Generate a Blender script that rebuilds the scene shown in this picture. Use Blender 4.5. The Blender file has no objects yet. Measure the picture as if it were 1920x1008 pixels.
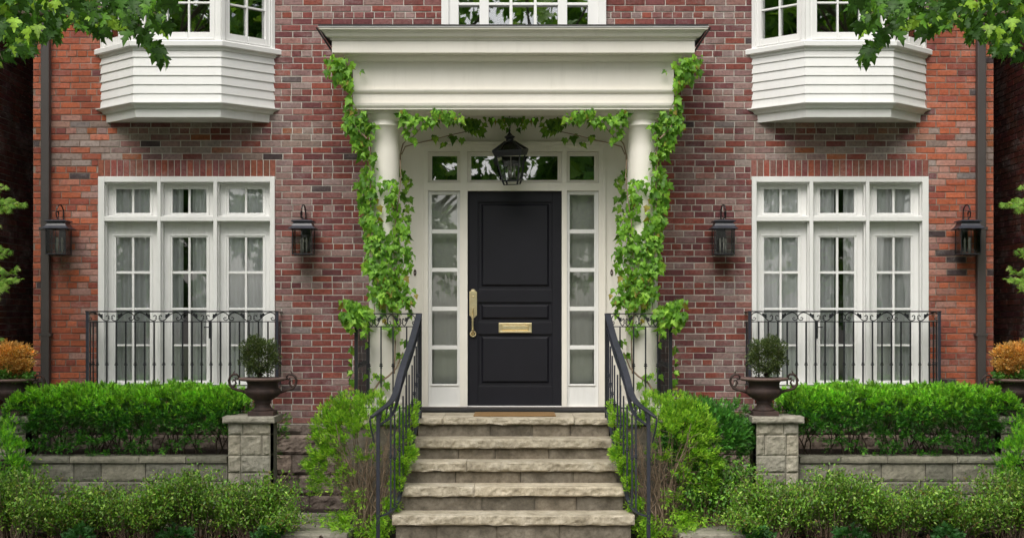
import bpy, math, random
import numpy as np
from mathutils import Vector, Matrix, noise

# ------------------------------------------------------------------ camera, sky, sun
S = bpy.context.scene
COL = S.collection
PI = math.pi
EYE, DIST, F, CX, HY = 2.1, 16.0, 2752.0, 962.5, 595.0
cam = bpy.data.cameras.new("camera"); camo = bpy.data.objects.new("camera", cam); COL.objects.link(camo)
camo.location = (0, -DIST, EYE); camo.rotation_euler = (PI / 2, 0, 0)
cam.sensor_width = 36; cam.lens = 36 * F / 1920
cam.shift_x = -2.5 / 1920; cam.shift_y = (HY - 504) / 1920
cam.clip_start = 0.1; cam.clip_end = 500
S.camera = camo
SUN_EL, SUN_AZ = math.radians(52), math.radians(197)      # azimuth: clockwise from +Y
W = bpy.data.worlds.new("World"); S.world = W; W.use_nodes = True
nt = W.node_tree; nt.nodes.clear()
sky = nt.nodes.new('ShaderNodeTexSky'); sky.sky_type = 'NISHITA'; sky.sun_disc = False
sky.sun_elevation = SUN_EL; sky.sun_rotation = SUN_AZ; sky.air_density = 1.0; sky.dust_density = 4.0; sky.ozone_density = 1.0
hs = nt.nodes.new('ShaderNodeHueSaturation'); hs.inputs['Saturation'].default_value = 0.28
bg = nt.nodes.new('ShaderNodeBackground'); bg.inputs['Strength'].default_value = 0.15
wo = nt.nodes.new('ShaderNodeOutputWorld')
nt.links.new(sky.outputs[0], hs.inputs['Color']); nt.links.new(hs.outputs[0], bg.inputs[0]); nt.links.new(bg.outputs[0], wo.inputs[0])
sl = bpy.data.lights.new("sun", 'SUN'); so = bpy.data.objects.new("sun", sl); COL.objects.link(so)
sl.energy = 1.7; sl.angle = math.radians(42); sl.color = (1.0, 0.95, 0.87)
sd = Vector((math.sin(SUN_AZ) * math.cos(SUN_EL), math.cos(SUN_AZ) * math.cos(SUN_EL), math.sin(SUN_EL)))
so.rotation_euler = sd.to_track_quat('Z', 'Y').to_euler()
S.view_settings.view_transform = 'Standard'; S.view_settings.look = 'None'
S.view_settings.gamma = 1; S.view_settings.use_curve_mapping = False
S.view_settings.exposure = 0.33
S.render.resolution_x = 1024; S.render.resolution_y = 537
S.render.engine = 'CYCLES'
S.cycles.max_bounces = 8; S.cycles.transparent_max_bounces = 12

# ------------------------------------------------------------------ helpers
def PX(px, Y=0.0): return (px - CX) * (DIST + Y) / F
def PZ(py, Y=0.0): return EYE - (py - HY) * (DIST + Y) / F
MIR = False

def tag(o, label=None, cat=None, group=None, kind=None):
    if label: o['label'] = label
    if cat: o['category'] = cat
    if group: o['group'] = group
    if kind: o['kind'] = kind
    return o
def side(l, r): return r if MIR else l
def thing(name, label, cat, loc=(0, 0, 0), group=None):
    o = bpy.data.objects.new(name, None); COL.objects.link(o)
    o.empty_display_size = 0.1
    o.location = (-loc[0] if MIR else loc[0], loc[1], loc[2])
    return tag(o, label, cat, group)
def root_loc(p):
    v = Vector((0, 0, 0))
    while p is not None:
        v += p.location; p = p.parent
    return v
def link_mesh(name, me, mat, parent, smooth=False):
    o = bpy.data.objects.new(name, me); COL.objects.link(o)
    if mat: me.materials.append(mat)
    if smooth: me.shade_smooth()
    if parent is not None: o.parent = parent
    return o

class MB:
    def __init__(self, T=None): self.v = []; self.f = []; self.T = T; self.c = []; self.col = None
    def add(self, vs, fs):
        n = len(self.v)
        if self.T is not None: vs = [tuple(self.T @ Vector(p)) for p in vs]
        self.v += [tuple(p) for p in vs]; self.f += [tuple(i + n for i in f) for f in fs]
        if self.col is not None: self.c += [self.col] * len(vs)
        return self
    def box(self, x0, x1, y0, y1, z0, z1):
        if x0 > x1: x0, x1 = x1, x0
        if y0 > y1: y0, y1 = y1, y0
        if z0 > z1: z0, z1 = z1, z0
        return self.add([(x0, y0, z0), (x1, y0, z0), (x1, y1, z0), (x0, y1, z0), (x0, y0, z1), (x1, y0, z1), (x1, y1, z1), (x0, y1, z1)],
                        [(0, 3, 2, 1), (4, 5, 6, 7), (0, 1, 5, 4), (1, 2, 6, 5), (2, 3, 7, 6), (3, 0, 4, 7)])
    def frustum(self, x0, x1, z0, z1, yb, yf, b):      # raised field, chamfer b, front at yf
        return self.add([(x0, yb, z0), (x1, yb, z0), (x1, yb, z1), (x0, yb, z1),
                         (x0 + b, yf, z0 + b), (x1 - b, yf, z0 + b), (x1 - b, yf, z1 - b), (x0 + b, yf, z1 - b)],
                        [(4, 5, 6, 7), (0, 1, 5, 4), (1, 2, 6, 5), (2, 3, 7, 6), (3, 0, 4, 7)])
    def ring(self, x0, x1, z0, z1, w, yf, yb):         # rectangular frame, width w inwards
        self.box(x0, x0 + w, yf, yb, z0, z1); self.box(x1 - w, x1, yf, yb, z0, z1)
        self.box(x0 + w, x1 - w, yf + .0015, yb, z0, z0 + w); self.box(x0 + w, x1 - w, yf + .0015, yb, z1 - w, z1)
    def lattice(self, X0, X1, cols, Z0, Z1, rows, yf, yb, thin=0):
        xs = [X0] + [e for c in cols for e in c] + [X1]
        for i in range(0, len(xs), 2):
            t = thin if 0 < i < len(xs) - 2 else 0
            self.box(xs[i], xs[i + 1], yf + t, yb, Z0, Z1)
        zs = [Z0] + [e for r in rows for e in r] + [Z1]
        for c in cols:
            for i in range(0, len(zs), 2):
                t = thin if 0 < i < len(zs) - 2 else 0
                if zs[i + 1] - zs[i] > 1e-4: self.box(c[0], c[1], yf + t + .002, yb - .001, zs[i], zs[i + 1])
    def lathe(self, prof, c, seg=24, sq=False):
        n = len(prof); vs = []
        for r, z in prof:
            for k in range(seg):
                a = 2 * PI * k / seg
                vs.append((c[0] + r * math.cos(a), c[1] + r * math.sin(a), c[2] + z))
        fs = [(i * seg + k, i * seg + (k + 1) % seg, (i + 1) * seg + (k + 1) % seg, (i + 1) * seg + k) for i in range(n - 1) for k in range(seg)]
        fs.append(tuple(range(seg))[::-1]); fs.append(tuple((n - 1) * seg + k for k in range(seg)))
        return self.add(vs, fs)
    def sqlathe(self, prof, c, rot=0, asp=1):                 # square section: prof (half width, z)
        vs = []
        for r, z in prof:
            for (a, b) in ((-1, -1), (1, -1), (1, 1), (-1, 1)):
                x, y = a * r, b * r * asp
                vs.append((c[0] + x * math.cos(rot) - y * math.sin(rot), c[1] + x * math.sin(rot) + y * math.cos(rot), c[2] + z))
        n = len(prof)
        fs = [(i * 4 + k, i * 4 + (k + 1) % 4, (i + 1) * 4 + (k + 1) % 4, (i + 1) * 4 + k) for i in range(n - 1) for k in range(4)]
        fs += [(3, 2, 1, 0), tuple((n - 1) * 4 + k for k in range(4))]
        return self.add(vs, fs)
    def tube(self, pts, r, seg=6, r2=None):
        pts = [Vector(p) for p in pts]; n = len(pts); vs = []
        up = Vector((0, 0, 1))
        for i, p in enumerate(pts):
            d = (pts[min(i + 1, n - 1)] - pts[max(i - 1, 0)])
            d = d.normalized() if d.length > 1e-9 else Vector((0, 0, 1))
            a = d.cross(up) if abs(d.z) < .95 else d.cross(Vector((0, 1, 0)))
            a.normalize(); b = a.cross(d)
            rr = r if r2 is None else r + (r2 - r) * i / max(1, n - 1)
            for k in range(seg):
                t = 2 * PI * (k + .5) / seg
                vs.append(p + a * rr * math.cos(t) + b * rr * math.sin(t))
        fs = [(i * seg + k, i * seg + (k + 1) % seg, (i + 1) * seg + (k + 1) % seg, (i + 1) * seg + k) for i in range(n - 1) for k in range(seg)]
        fs += [tuple(range(seg))[::-1], tuple((n - 1) * seg + k for k in range(seg))]
        return self.add(vs, fs)
    def bar(self, pts, w, h):                          # flat bar along pts: w horizontal, h vertical
        pts = [Vector(p) for p in pts]; n = len(pts); vs = []
        for i, p in enumerate(pts):
            d = (pts[min(i + 1, n - 1)] - pts[max(i - 1, 0)]).normalized()
            a = d.cross(Vector((0, 0, 1))).normalized(); b = a.cross(d).normalized()
            for (s, t) in ((-1, -1), (1, -1), (1, 1), (-1, 1)): vs.append(p + a * w / 2 * s + b * h / 2 * t)
        fs = [(i * 4 + k, i * 4 + (k + 1) % 4, (i + 1) * 4 + (k + 1) % 4, (i + 1) * 4 + k) for i in range(n - 1) for k in range(4)]
        fs += [(3, 2, 1, 0), tuple((n - 1) * 4 + k for k in range(4))]
        return self.add(vs, fs)
    def extrude(self, poly, y0, y1):                   # polygon [(x,z)] extruded in y (front y0)
        n = len(poly)
        vs = [(x, y0, z) for x, z in poly] + [(x, y1, z) for x, z in poly]
        fs = [tuple(range(n)), tuple(range(n, 2 * n))[::-1]] + [(i + n, (i + 1) % n + n, (i + 1) % n, i) for i in range(n)]
        return self.add(vs, fs)
    def rock(self, x0, x1, y0, y1, z0, z1, amp=.012, res=.025, sc=9, seed=0, edge=.01, top=0.0):
        """block with a split, hand-dressed front (and side) face; front at y0"""
        nx = max(2, int((x1 - x0) / res)); nz = max(2, int((z1 - z0) / (res * .7)))
        vs = []; o = Vector((seed * 3.1, seed * 7.7, seed * 1.3))
        for j in range(nz + 1):
            for i in range(nx + 1):
                u, v = i / nx, j / nz
                x, z = x0 + (x1 - x0) * u, z0 + (z1 - z0) * v
                e = min(u * (x1 - x0), (1 - u) * (x1 - x0), v * (z1 - z0), (1 - v) * (z1 - z0))
                k = min(1, e / max(edge, 1e-4))
                nval = noise.fractal(Vector((x * sc, y0 * 3, z * sc)) + o, 1.0, 2.0, 4)
                r2 = noise.noise(Vector((x * sc * .35, 3, z * sc * .3)) + o)
                y = y0 - amp * (1.0 * nval + .7 * r2 + .25) * (.25 + .75 * k) + (1 - k) * edge * .6
                dz = 0
                if j == 0: dz = amp * .5 * noise.noise(Vector((x * sc * .8, 9, 0)) + o)
                if j == nz and top: dz = top * noise.noise(Vector((x * sc * .5, 19, 0)) + o)
                vs.append((x, y, z + dz))
        W_ = nx + 1; fs = [(j * W_ + i, j * W_ + i + 1, (j + 1) * W_ + i + 1, (j + 1) * W_ + i) for j in range(nz) for i in range(nx)]
        b = len(vs); vs += [(x0, y1, z0), (x1, y1, z0), (x1, y1, z1), (x0, y1, z1)]
        fs.append(tuple([b] + [b + 1] + [i for i in range(nx, -1, -1)]))                       # bottom
        fs.append(tuple([nz * W_ + i for i in range(nx + 1)] + [b + 2, b + 3]))                # top
        fs.append(tuple([b] + [j * W_ for j in range(nz + 1)] + [b + 3]))
        fs.append(tuple([j * W_ + nx for j in range(nz + 1)][::-1] + [b + 1, b + 2][:2]))
        fs.append((b + 1, b, b + 3, b + 2))
        return self.add(vs, fs)
    def build(self, name, mat, parent=None, bevel=0, smooth=False, nomirror=False):
        v = np.array(self.v, dtype=np.float64).reshape(-1, 3); f = self.f
        if MIR and not nomirror:
            v[:, 0] *= -1; f = [q[::-1] for q in f]
        rl = root_loc(parent); v = v - np.array(rl)
        me = bpy.data.meshes.new(name); me.from_pydata(v.tolist(), [], f)
        if self.c:
            a = me.attributes.new('col', 'FLOAT_COLOR', 'POINT')
            c = np.ones((len(v), 4), dtype=np.float32); c[:, :3] = np.array(self.c)[:, :3]; a.data.foreach_set('color', c.ravel())
        me.validate(); me.update()
        o = link_mesh(name, me, mat, parent, smooth)
        if bevel:
            m = o.modifiers.new('bevel', 'BEVEL'); m.width = bevel; m.segments = 2; m.limit_method = 'ANGLE'; m.angle_limit = math.radians(35)
        return o

# ------------------------------------------------------------------ scattered leaves
def leaf_mesh(name, tmpl, P, tip, nrm, scale, colr, mat, parent, nomirror=False):
    tv, tf = tmpl; tv = np.array(tv, float)
    P = np.array(P, float); N = len(P)
    if N == 0: return None
    t = np.array(tip, float); t /= np.linalg.norm(t, axis=1)[:, None] + 1e-9
    n = np.array(nrm, float); n -= (n * t).sum(1)[:, None] * t; n /= np.linalg.norm(n, axis=1)[:, None] + 1e-9
    b = np.cross(t, n); s = np.array(scale, float)[:, None, None]
    V = P[:, None, :] + s * (tv[None, :, 0:1] * b[:, None, :] + tv[None, :, 1:2] * t[:, None, :] + tv[None, :, 2:3] * n[:, None, :])
    V = V.reshape(-1, 3)
    if MIR and not nomirror: V[:, 0] *= -1
    V -= np.array(root_loc(parent))
    k = len(tf[0]); fa = np.array(tf)
    idx = (fa[None] + (np.arange(N) * len(tv))[:, None, None]).reshape(-1)
    nf = N * len(tf)
    me = bpy.data.meshes.new(name); me.vertices.add(len(V)); me.vertices.foreach_set('co', V.astype(np.float32).ravel())
    me.loops.add(len(idx)); me.loops.foreach_set('vertex_index', idx.astype(np.int32))
    me.polygons.add(nf); me.polygons.foreach_set('loop_start', (np.arange(nf) * k).astype(np.int32))
    a = me.attributes.new('col', 'FLOAT_COLOR', 'POINT')
    c = np.ones((N, len(tv), 4), dtype=np.float32); c[:, :, :3] = np.array(colr)[:, None, :]; a.data.foreach_set('color', c.ravel())
    me.update(calc_edges=True); me.validate()
    return link_mesh(name, me, mat, parent)

def fan(outline, fold=.12, droop=.15):
    """outline half [(x,y)] from stem to tip, mirrored; quads/tris as a fan about the midrib"""
    tv = [(0, 0, 0)]; half = outline
    L = max(y for x, y in half)
    def z(x, y): return fold * abs(x) - droop * (y / L) ** 2 * L
    m = [(0, y, z(0, y)) for y in (0, L * .35, L * .7, L)]
    tv = m[:]; tf = []
    for sgn in (1, -1):
        base = len(tv)
        for x, y in half: tv.append((sgn * x, y, z(x, y)))
        n = len(half)
        def near(y): return 0 if y < L * .2 else 1 if y < L * .52 else 2 if y < L * .85 else 3
        for i in range(n - 1):
            a, b2 = base + i, base + i + 1
            ma, mb = near(half[i][1]), near(half[i + 1][1])
            tri = [(a, b2, mb)] + ([(a, mb, ma)] if ma != mb else [])
            for q in tri: tf.append(q if sgn > 0 else q[::-1])
        tf.append((base, 1, 0) if sgn > 0 else (base, 0, 1)); tf.append((base + n - 1, 3, 2) if sgn > 0 else (base + n - 1, 2, 3))
    return tv, tf
MAPLE = fan([(.02, .02), (.20, -.10), (.30, -.02), (.24, .10), (.42, .16), (.62, .44), (.50, .42), (.40, .50), (.20, .36), (.22, .56), (.34, .72), (.20, .72), (.10, .92), (0.0, 1.10)], fold=.28, droop=.35)
IVY = fan([(.02, .0), (.16, -.15), (.34, -.10), (.40, .10), (.60, .42), (.42, .40), (.30, .50), (.26, .66), (.12, .84), (0.0, 1.14)], fold=.30, droop=.4)
OVAL = ([(0, 0, 0), (.26, .45, .06), (0, 1, -.05), (-.26, .45, .06)], [(0, 1, 2), (0, 2, 3)])
def needle_sprig(n=9, w=.15, L=.40):
    tv, tf = [], []
    for i in range(n):
        y = .08 + .85 * i / n; s = 1 if i % 2 else -1; a = .55 + .25 * (i / n)
        l = L * (1 - .45 * (i / n)); z = .08 * math.sin(i * 2.3)
        dx, dy = s * math.cos(a) * l, math.sin(a) * l
        b = len(tv); tv += [(0, y - w / 2, 0), (0, y + w / 2, 0), (dx * .6 - dy * .0, dy * .6 + y + w * .5, z + .05), (dx, y + dy, z)]
        tf += [(b, b + 3, b + 2), (b, b + 2, b + 1)]
    b = len(tv); tv += [(-.05, .75, 0), (.05, .75, 0), (0, 1.1, .03)]; tf.append((b, b + 1, b + 2))
    return tv, tf
SPRIG = needle_sprig()
def palm(n=7):
    tv, tf = [(0, 0, 0)], []
    for i in range(n):
        a = (i - (n - 1) / 2) * (2.1 / (n - 1)) * 1.25; l = 1.0 - .3 * abs(i - (n - 1) / 2) / (n / 2)
        d = (math.sin(a), math.cos(a)); p = (d[1], -d[0]); b = len(tv)
        tv += [(d[0] * l * .45 + p[0] * .07, d[1] * l * .45 + p[1] * .07, .02), (d[0] * l, d[1] * l, -.12), (d[0] * l * .45 - p[0] * .07, d[1] * l * .45 - p[1] * .07, .02)]
        tf += [(0, b, b + 1), (0, b + 1, b + 2)]
    return tv, tf
PALM = palm()

def rnd(rs, n, s=1.0): return rs.normal(size=(n, 3)) * s
def clump_cloud(rs, centers, radii, per, outward=None, up=.5):
    """leaf bases spread through clumps; directions point out of each clump"""
    P, D = [], []
    for c, r, k in zip(centers, radii, per):
        d = rs.normal(size=(k, 3)); d /= np.linalg.norm(d, axis=1)[:, None]
        q = rs.uniform(.35, 1.0, size=(k, 1)) ** .6
        P.append(np.array(c)[None] + d * q * np.array(r)[None]); D.append(d)
    P = np.concatenate(P); D = np.concatenate(D)
    if outward is not None: D = D * .6 + outward(P) * .9
    D = D + np.array([0, 0, up])[None] + rs.normal(size=D.shape) * .25
    return P, D

# ------------------------------------------------------------------ materials
def mat(name, rough=.6, base=(.5, .5, .5), metal=0, spec=.5):
    m = bpy.data.materials.new(name); m.use_nodes = True
    b = m.node_tree.nodes['Principled BSDF']
    b.inputs['Base Color'].default_value = (*base, 1); b.inputs['Roughness'].default_value = rough
    b.inputs['Metallic'].default_value = metal; b.inputs['Specular IOR Level'].default_value = spec
    return m, m.node_tree, b
def node(nt, t, **kw):
    n = nt.nodes.new(t)
    for k, v in kw.items():
        if k in n.inputs: n.inputs[k].default_value = v
        else: setattr(n, k, v)
    return n
def coords(nt, scale=(1, 1, 1)):
    t = node(nt, 'ShaderNodeTexCoord'); mp = node(nt, 'ShaderNodeMapping'); mp.inputs['Scale'].default_value = scale
    nt.links.new(t.outputs['Object'], mp.inputs[0]); return mp.outputs[0]
def noise_tex(nt, vec, scale, detail=5, rough=.6):
    n = node(nt, 'ShaderNodeTexNoise', Scale=scale, Detail=detail, Roughness=rough); nt.links.new(vec, n.inputs['Vector']); return n.outputs['Fac']
def ramp(nt, fac, stops):
    r = node(nt, 'ShaderNodeValToRGB'); e = r.color_ramp.elements
    while len(e) < len(stops): e.new(.5)
    for k, (p, c) in enumerate(stops): e[k].position = p; e[k].color = (*c, 1)
    nt.links.new(fac, r.inputs[0]); return r.outputs[0]
def mixc(nt, a, b, fac, mode='MIX'):
    m = node(nt, 'ShaderNodeMix', data_type='RGBA', blend_type=mode)
    for sock, i in ((a, 6), (b, 7)):
        if isinstance(sock, tuple): m.inputs[i].default_value = (*sock, 1)
        else: nt.links.new(sock, m.inputs[i])
    if isinstance(fac, (int, float)): m.inputs[0].default_value = fac
    else: nt.links.new(fac, m.inputs[0])
    return m.outputs[2]
def bump(nt, b, h, strength=.3, dist=.01):
    n = node(nt, 'ShaderNodeBump', Strength=strength, Distance=dist); nt.links.new(h, n.inputs['Height']); nt.links.new(n.outputs[0], b.inputs['Normal'])
G = lambda v: (v, v, v)
def grime(nt, b, c, amt=.13):
    s = noise_tex(nt, coords(nt, (9, 9, .8)), 1.6, 6, .7); p = noise_tex(nt, coords(nt), .9, 4, .6)
    mm = node(nt, 'ShaderNodeMath', operation='MULTIPLY'); nt.links.new(ramp(nt, s, [(.5, G(0)), (.75, G(1))]), mm.inputs[0]); nt.links.new(ramp(nt, p, [(.4, G(0)), (.65, G(amt * 2))]), mm.inputs[1])
    nt.links.new(mixc(nt, c, (.40, .38, .32), mm.outputs[0]), b.inputs['Base Color'])
def simple(name, c1, c2, scale=4, rough=.6, bs=.2, bd=.004, bscale=60, metal=0, stretch=(1, 1, 1), c3=None, spec=.5):
    m, nt, b = mat(name, rough, c1, metal, .28 if name == 'black_door_paint' else spec); v = coords(nt, stretch)
    n1 = noise_tex(nt, v, scale, 6, .65)
    stops = [(.32, c1), (.68, c2)] if c3 is None else [(.3, c1), (.52, c2), (.72, c3)]
    nt.links.new(ramp(nt, n1, stops), b.inputs['Base Color'])
    if name.endswith('stone'):
        ge = node(nt, 'ShaderNodeNewGeometry'); isl = ramp(nt, ge.outputs['Random Per Island'], [(0, (.70, .69, .66)), (.5, G(1.0)), (1, (1.22, 1.17, 1.10))])
        fine = ramp(nt, noise_tex(nt, v, 28, 6, .75), [(.3, G(.62)), (.5, G(1.0)), (.75, G(1.28))])
        nt.links.new(mixc(nt, mixc(nt, ramp(nt, n1, stops), isl, 1.0 if name != 'limestone' else .5, 'MULTIPLY'), fine, 1.0, 'MULTIPLY'), b.inputs['Base Color'])
    if name.endswith('_paint') and c1[0] > .5: grime(nt, b, ramp(nt, n1, stops))
    if bs: bump(nt, b, noise_tex(nt, v, bscale, 4, .6), bs, bd)
    return m
M = {}
M['cream'] = simple('cream_paint', (.79, .755, .68), (.84, .805, .735), 1.6, .42, .12, .002, 35)
M['white'] = simple('white_paint', (.76, .76, .745), (.82, .82, .805), 1.6, .4, .12, .002, 35)
M['iron'] = simple('black_iron', (.009, .010, .013), (.017, .018, .022), 20, .42, .3, .001, 150)
M['ironrail'] = simple('painted_iron', (.022, .024, .036), (.038, .04, .055), 14, .36, .3, .001, 150)
M['door'] = simple('black_door_paint', (.008, .008, .012), (.010, .010, .015), 3, .5, .08, .0006, 60)
M['spout'] = simple('dark_brown_metal', (.055, .047, .045), (.07, .06, .058), 3, .5, .05, .002, 20)
M['roof'] = simple('roof_metal', (.02, .02, .022), (.035, .033, .032), 6, .6)
M['drip'] = simple('pale_metal', (.6, .6, .6), (.7, .7, .7), 6, .35)
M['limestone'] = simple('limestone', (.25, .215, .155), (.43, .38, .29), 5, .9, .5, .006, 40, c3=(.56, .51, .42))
M['steptop'] = M['limestone']
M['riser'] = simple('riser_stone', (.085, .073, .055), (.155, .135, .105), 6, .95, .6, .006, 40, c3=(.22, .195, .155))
M['ashlar'] = simple('ashlar_stone', (.20, .185, .15), (.31, .29, .24), 5, .95, .6, .006, 40, c3=(.38, .36, .30))
M['wallstone'] = simple('garden_wall_stone', (.13, .13, .10), (.22, .21, .17), 4, .95, .6, .006, 40, c3=(.28, .27, .22))
M['found'] = simple('foundation_stone', (.10, .075, .062), (.20, .16, .135), 7, .95, .7, .01, 30, c3=(.27, .22, .19))
M['grout'] = simple('grout', (.06, .055, .045), (.12, .11, .09), 12, .95)
M['flag'] = simple('flagstone', (.20, .19, .15), (.34, .32, .26), 3, .9, .5, .006, 30, stretch=(1, 3, 1))
M['mulch'] = simple('bark_mulch', (.012, .008, .006), (.045, .028, .02), 40, .95, 1, .02, 60)
M['lawn'] = simple('lawn', (.06, .075, .035), (.10, .12, .06), 20, .9, 1, .02, 90)
M['walk'] = simple('concrete_path', (.32, .31, .28), (.42, .41, .38), 3, .9)
M['road'] = simple('asphalt', (.04, .04, .042), (.06, .06, .06), 30, .9)
M['rust'] = simple('rusty_cast_iron', (.022, .015, .014), (.05, .029, .024), 9, .75, .5, .003, 70, c3=(.09, .05, .038))
M['rustrim'] = simple('rusty_rim', (.12, .075, .065), (.20, .13, .115), 40, .85, .5, .003, 90)
M['brass'] = simple('polished_brass', (.86, .70, .38), (.95, .84, .58), 25, .34, .4, .001, 120, metal=1)
M['coir'] = simple('coir_fibre', (.17, .095, .035), (.27, .16, .06), 80, .95, 1, .004, 200)
M['bark'] = simple('bark', (.075, .055, .038), (.15, .115, .085), 12, .95, .8, .006, 60)
M['twig'] = simple('twig_bark', (.15, .10, .065), (.34, .25, .18), 8, .9)
M['darktwig'] = simple('dark_twig', (.03, .02, .014), (.07, .05, .035), 8, .9)
M['curtain'] = simple('curtain_cloth', (.88, .89, .90), (.93, .93, .94), 2, .9, .1)
M['blind'] = simple('sheer_cloth', (.52, .53, .48), (.60, .61, .56), 2, .9, .1)
M['inner'] = simple('room_wall', (.10, .10, .09), (.13, .13, .12), 2, .9, 0)
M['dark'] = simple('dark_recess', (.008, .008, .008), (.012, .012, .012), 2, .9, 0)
M['candle'] = simple('candle_sleeve', (.30, .29, .26), (.38, .37, .33), 2, .5, 0)
M['soil'] = M['mulch']

def brick_mat():
    m, nt, b = mat('brick', .9, (.3, .1, .05), 0, .25)
    at = node(nt, 'ShaderNodeAttribute', attribute_name='col'); v = coords(nt)
    n = noise_tex(nt, v, 30, 6, .7)
    c = mixc(nt, at.outputs['Color'], ramp(nt, n, [(.28, G(.5)), (.5, G(1)), (.75, G(1.35))]), 1.0, 'MULTIPLY')
    w = noise_tex(nt, coords(nt, (1, 1, 1.5)), 2.3, 7, .75)
    f = ramp(nt, w, [(.50, G(0)), (.68, G(.6))])
    f2 = ramp(nt, noise_tex(nt, v, 55, 5, .7), [(.4, G(.15)), (.65, G(1))])
    mm = node(nt, 'ShaderNodeMath', operation='MULTIPLY'); nt.links.new(f, mm.inputs[0]); nt.links.new(f2, mm.inputs[1])
    c = mixc(nt, c, (.46, .42, .40), mm.outputs[0])
    big = noise_tex(nt, v, .8, 5, .65); c = mixc(nt, c, ramp(nt, big, [(.35, G(.72)), (.55, G(1.0)), (.75, G(1.12))]), 1.0, 'MULTIPLY')
    nt.links.new(c, b.inputs['Base Color']); bump(nt, b, noise_tex(nt, v, 90, 5, .7), .6, .003); return m
M['brick'] = brick_mat()
M['mortar'] = simple('mortar', (.30, .27, .23), (.50, .47, .42), 5, .95, .7, .004, 120, c3=(.58, .56, .52))

def zone_mortar():
    nt = M['mortar'].node_tree; b = nt.nodes['Principled BSDF']; old = b.inputs['Base Color'].links[0].from_socket
    v = coords(nt); sx = node(nt, 'ShaderNodeSeparateXYZ'); nt.links.new(v, sx.inputs[0]); ab = node(nt, 'ShaderNodeMath', operation='ABSOLUTE'); nt.links.new(sx.outputs[0], ab.inputs[0])
    ad = node(nt, 'ShaderNodeMath', operation='MULTIPLY_ADD'); nt.links.new(noise_tex(nt, v, 3, 4), ad.inputs[0]); ad.inputs[1].default_value = 1.0; nt.links.new(ab.outputs[0], ad.inputs[2])
    dv = node(nt, 'ShaderNodeMath', operation='DIVIDE'); nt.links.new(ad.outputs[0], dv.inputs[0]); dv.inputs[1].default_value = 10
    nt.links.new(mixc(nt, old, (.17, .105, .075), ramp(nt, dv.outputs[0], [(.475, G(0)), (.515, G(.8))])), b.inputs['Base Color'])
zone_mortar()

def leaf_mat(name, trans=.35, rough=.45, spec=.35, var=.3):
    m, nt, b = mat(name, rough, (.05, .2, .02), 0, spec)
    at = node(nt, 'ShaderNodeAttribute', attribute_name='col'); v = coords(nt)
    n = noise_tex(nt, v, 25, 3)
    c = mixc(nt, at.outputs['Color'], ramp(nt, n, [(.3, G(1 - var)), (.7, G(1 + var))]), 1.0, 'MULTIPLY')
    nt.links.new(c, b.inputs['Base Color'])
    tr = node(nt, 'ShaderNodeBsdfTranslucent')
    c2 = mixc(nt, c, (1.5, 1.35, .5), 1.0, 'MULTIPLY'); nt.links.new(c2, tr.inputs[0])
    mx = node(nt, 'ShaderNodeMixShader'); mx.inputs[0].default_value = trans
    nt.links.new(b.outputs[0], mx.inputs[1]); nt.links.new(tr.outputs[0], mx.inputs[2])
    nt.links.new(mx.outputs[0], nt.nodes['Material Output'].inputs[0]); return m
M['leaf'] = leaf_mat('broad_leaf', .4, .5)
M['yew'] = leaf_mat('yew_needles', .3, .45, .4)
M['box'] = leaf_mat('boxwood_leaf', .3, .4, .5)

def glass_mat(name, refl=.10, tint=(.975, .985, .98), wav=.02):
    m = bpy.data.materials.new(name); m.use_nodes = True; nt = m.node_tree; nt.nodes.clear()
    out = node(nt, 'ShaderNodeOutputMaterial'); tr = node(nt, 'ShaderNodeBsdfTransparent'); tr.inputs[0].default_value = (*tint, 1)
    gl = node(nt, 'ShaderNodeBsdfGlossy'); gl.inputs['Roughness'].default_value = .01; gl.inputs['Color'].default_value = (1, 1, 1, 1)
    v = coords(nt); bp = node(nt, 'ShaderNodeBump', Strength=.035, Distance=wav); nt.links.new(noise_tex(nt, v, 2.5, 1), bp.inputs['Height']); nt.links.new(bp.outputs[0], gl.inputs['Normal'])
    fr = node(nt, 'ShaderNodeFresnel', IOR=1.5); ma = node(nt, 'ShaderNodeMath', operation='ADD'); ma.inputs[1].default_value = refl; nt.links.new(fr.outputs[0], ma.inputs[0])
    mx = node(nt, 'ShaderNodeMixShader'); nt.links.new(ma.outputs[0], mx.inputs[0]); nt.links.new(tr.outputs[0], mx.inputs[1]); nt.links.new(gl.outputs[0], mx.inputs[2]); nt.links.new(mx.outputs[0], out.inputs[0]); return m
M['glass'] = glass_mat('window_glass', .06)
M['glass2'] = glass_mat('upper_window_glass', .20)
M['lglass'] = glass_mat('lantern_glass', -.032)

# ------------------------------------------------------------------ ground and street
def structure(name, mb, m): return tag(mb.build(name, m, nomirror=True), kind='structure')
structure('ground', MB().box(-90, 90, -90, 60, -.3, -.01), M['lawn'])
structure('planting_bed', MB().box(-7, 7, -4.3, .3, -.02, .02), M['mulch'])
structure('path', MB().box(-1.15, 1.15, -20.3, -2.9, -.005, .03), M['walk'])
structure('pavement', MB().box(-90, 90, -22, -20.2, -.02, .0), M['walk'])
structure('road', MB().box(-90, 90, -31, -23, -.02, -.004), M['road'])
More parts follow.
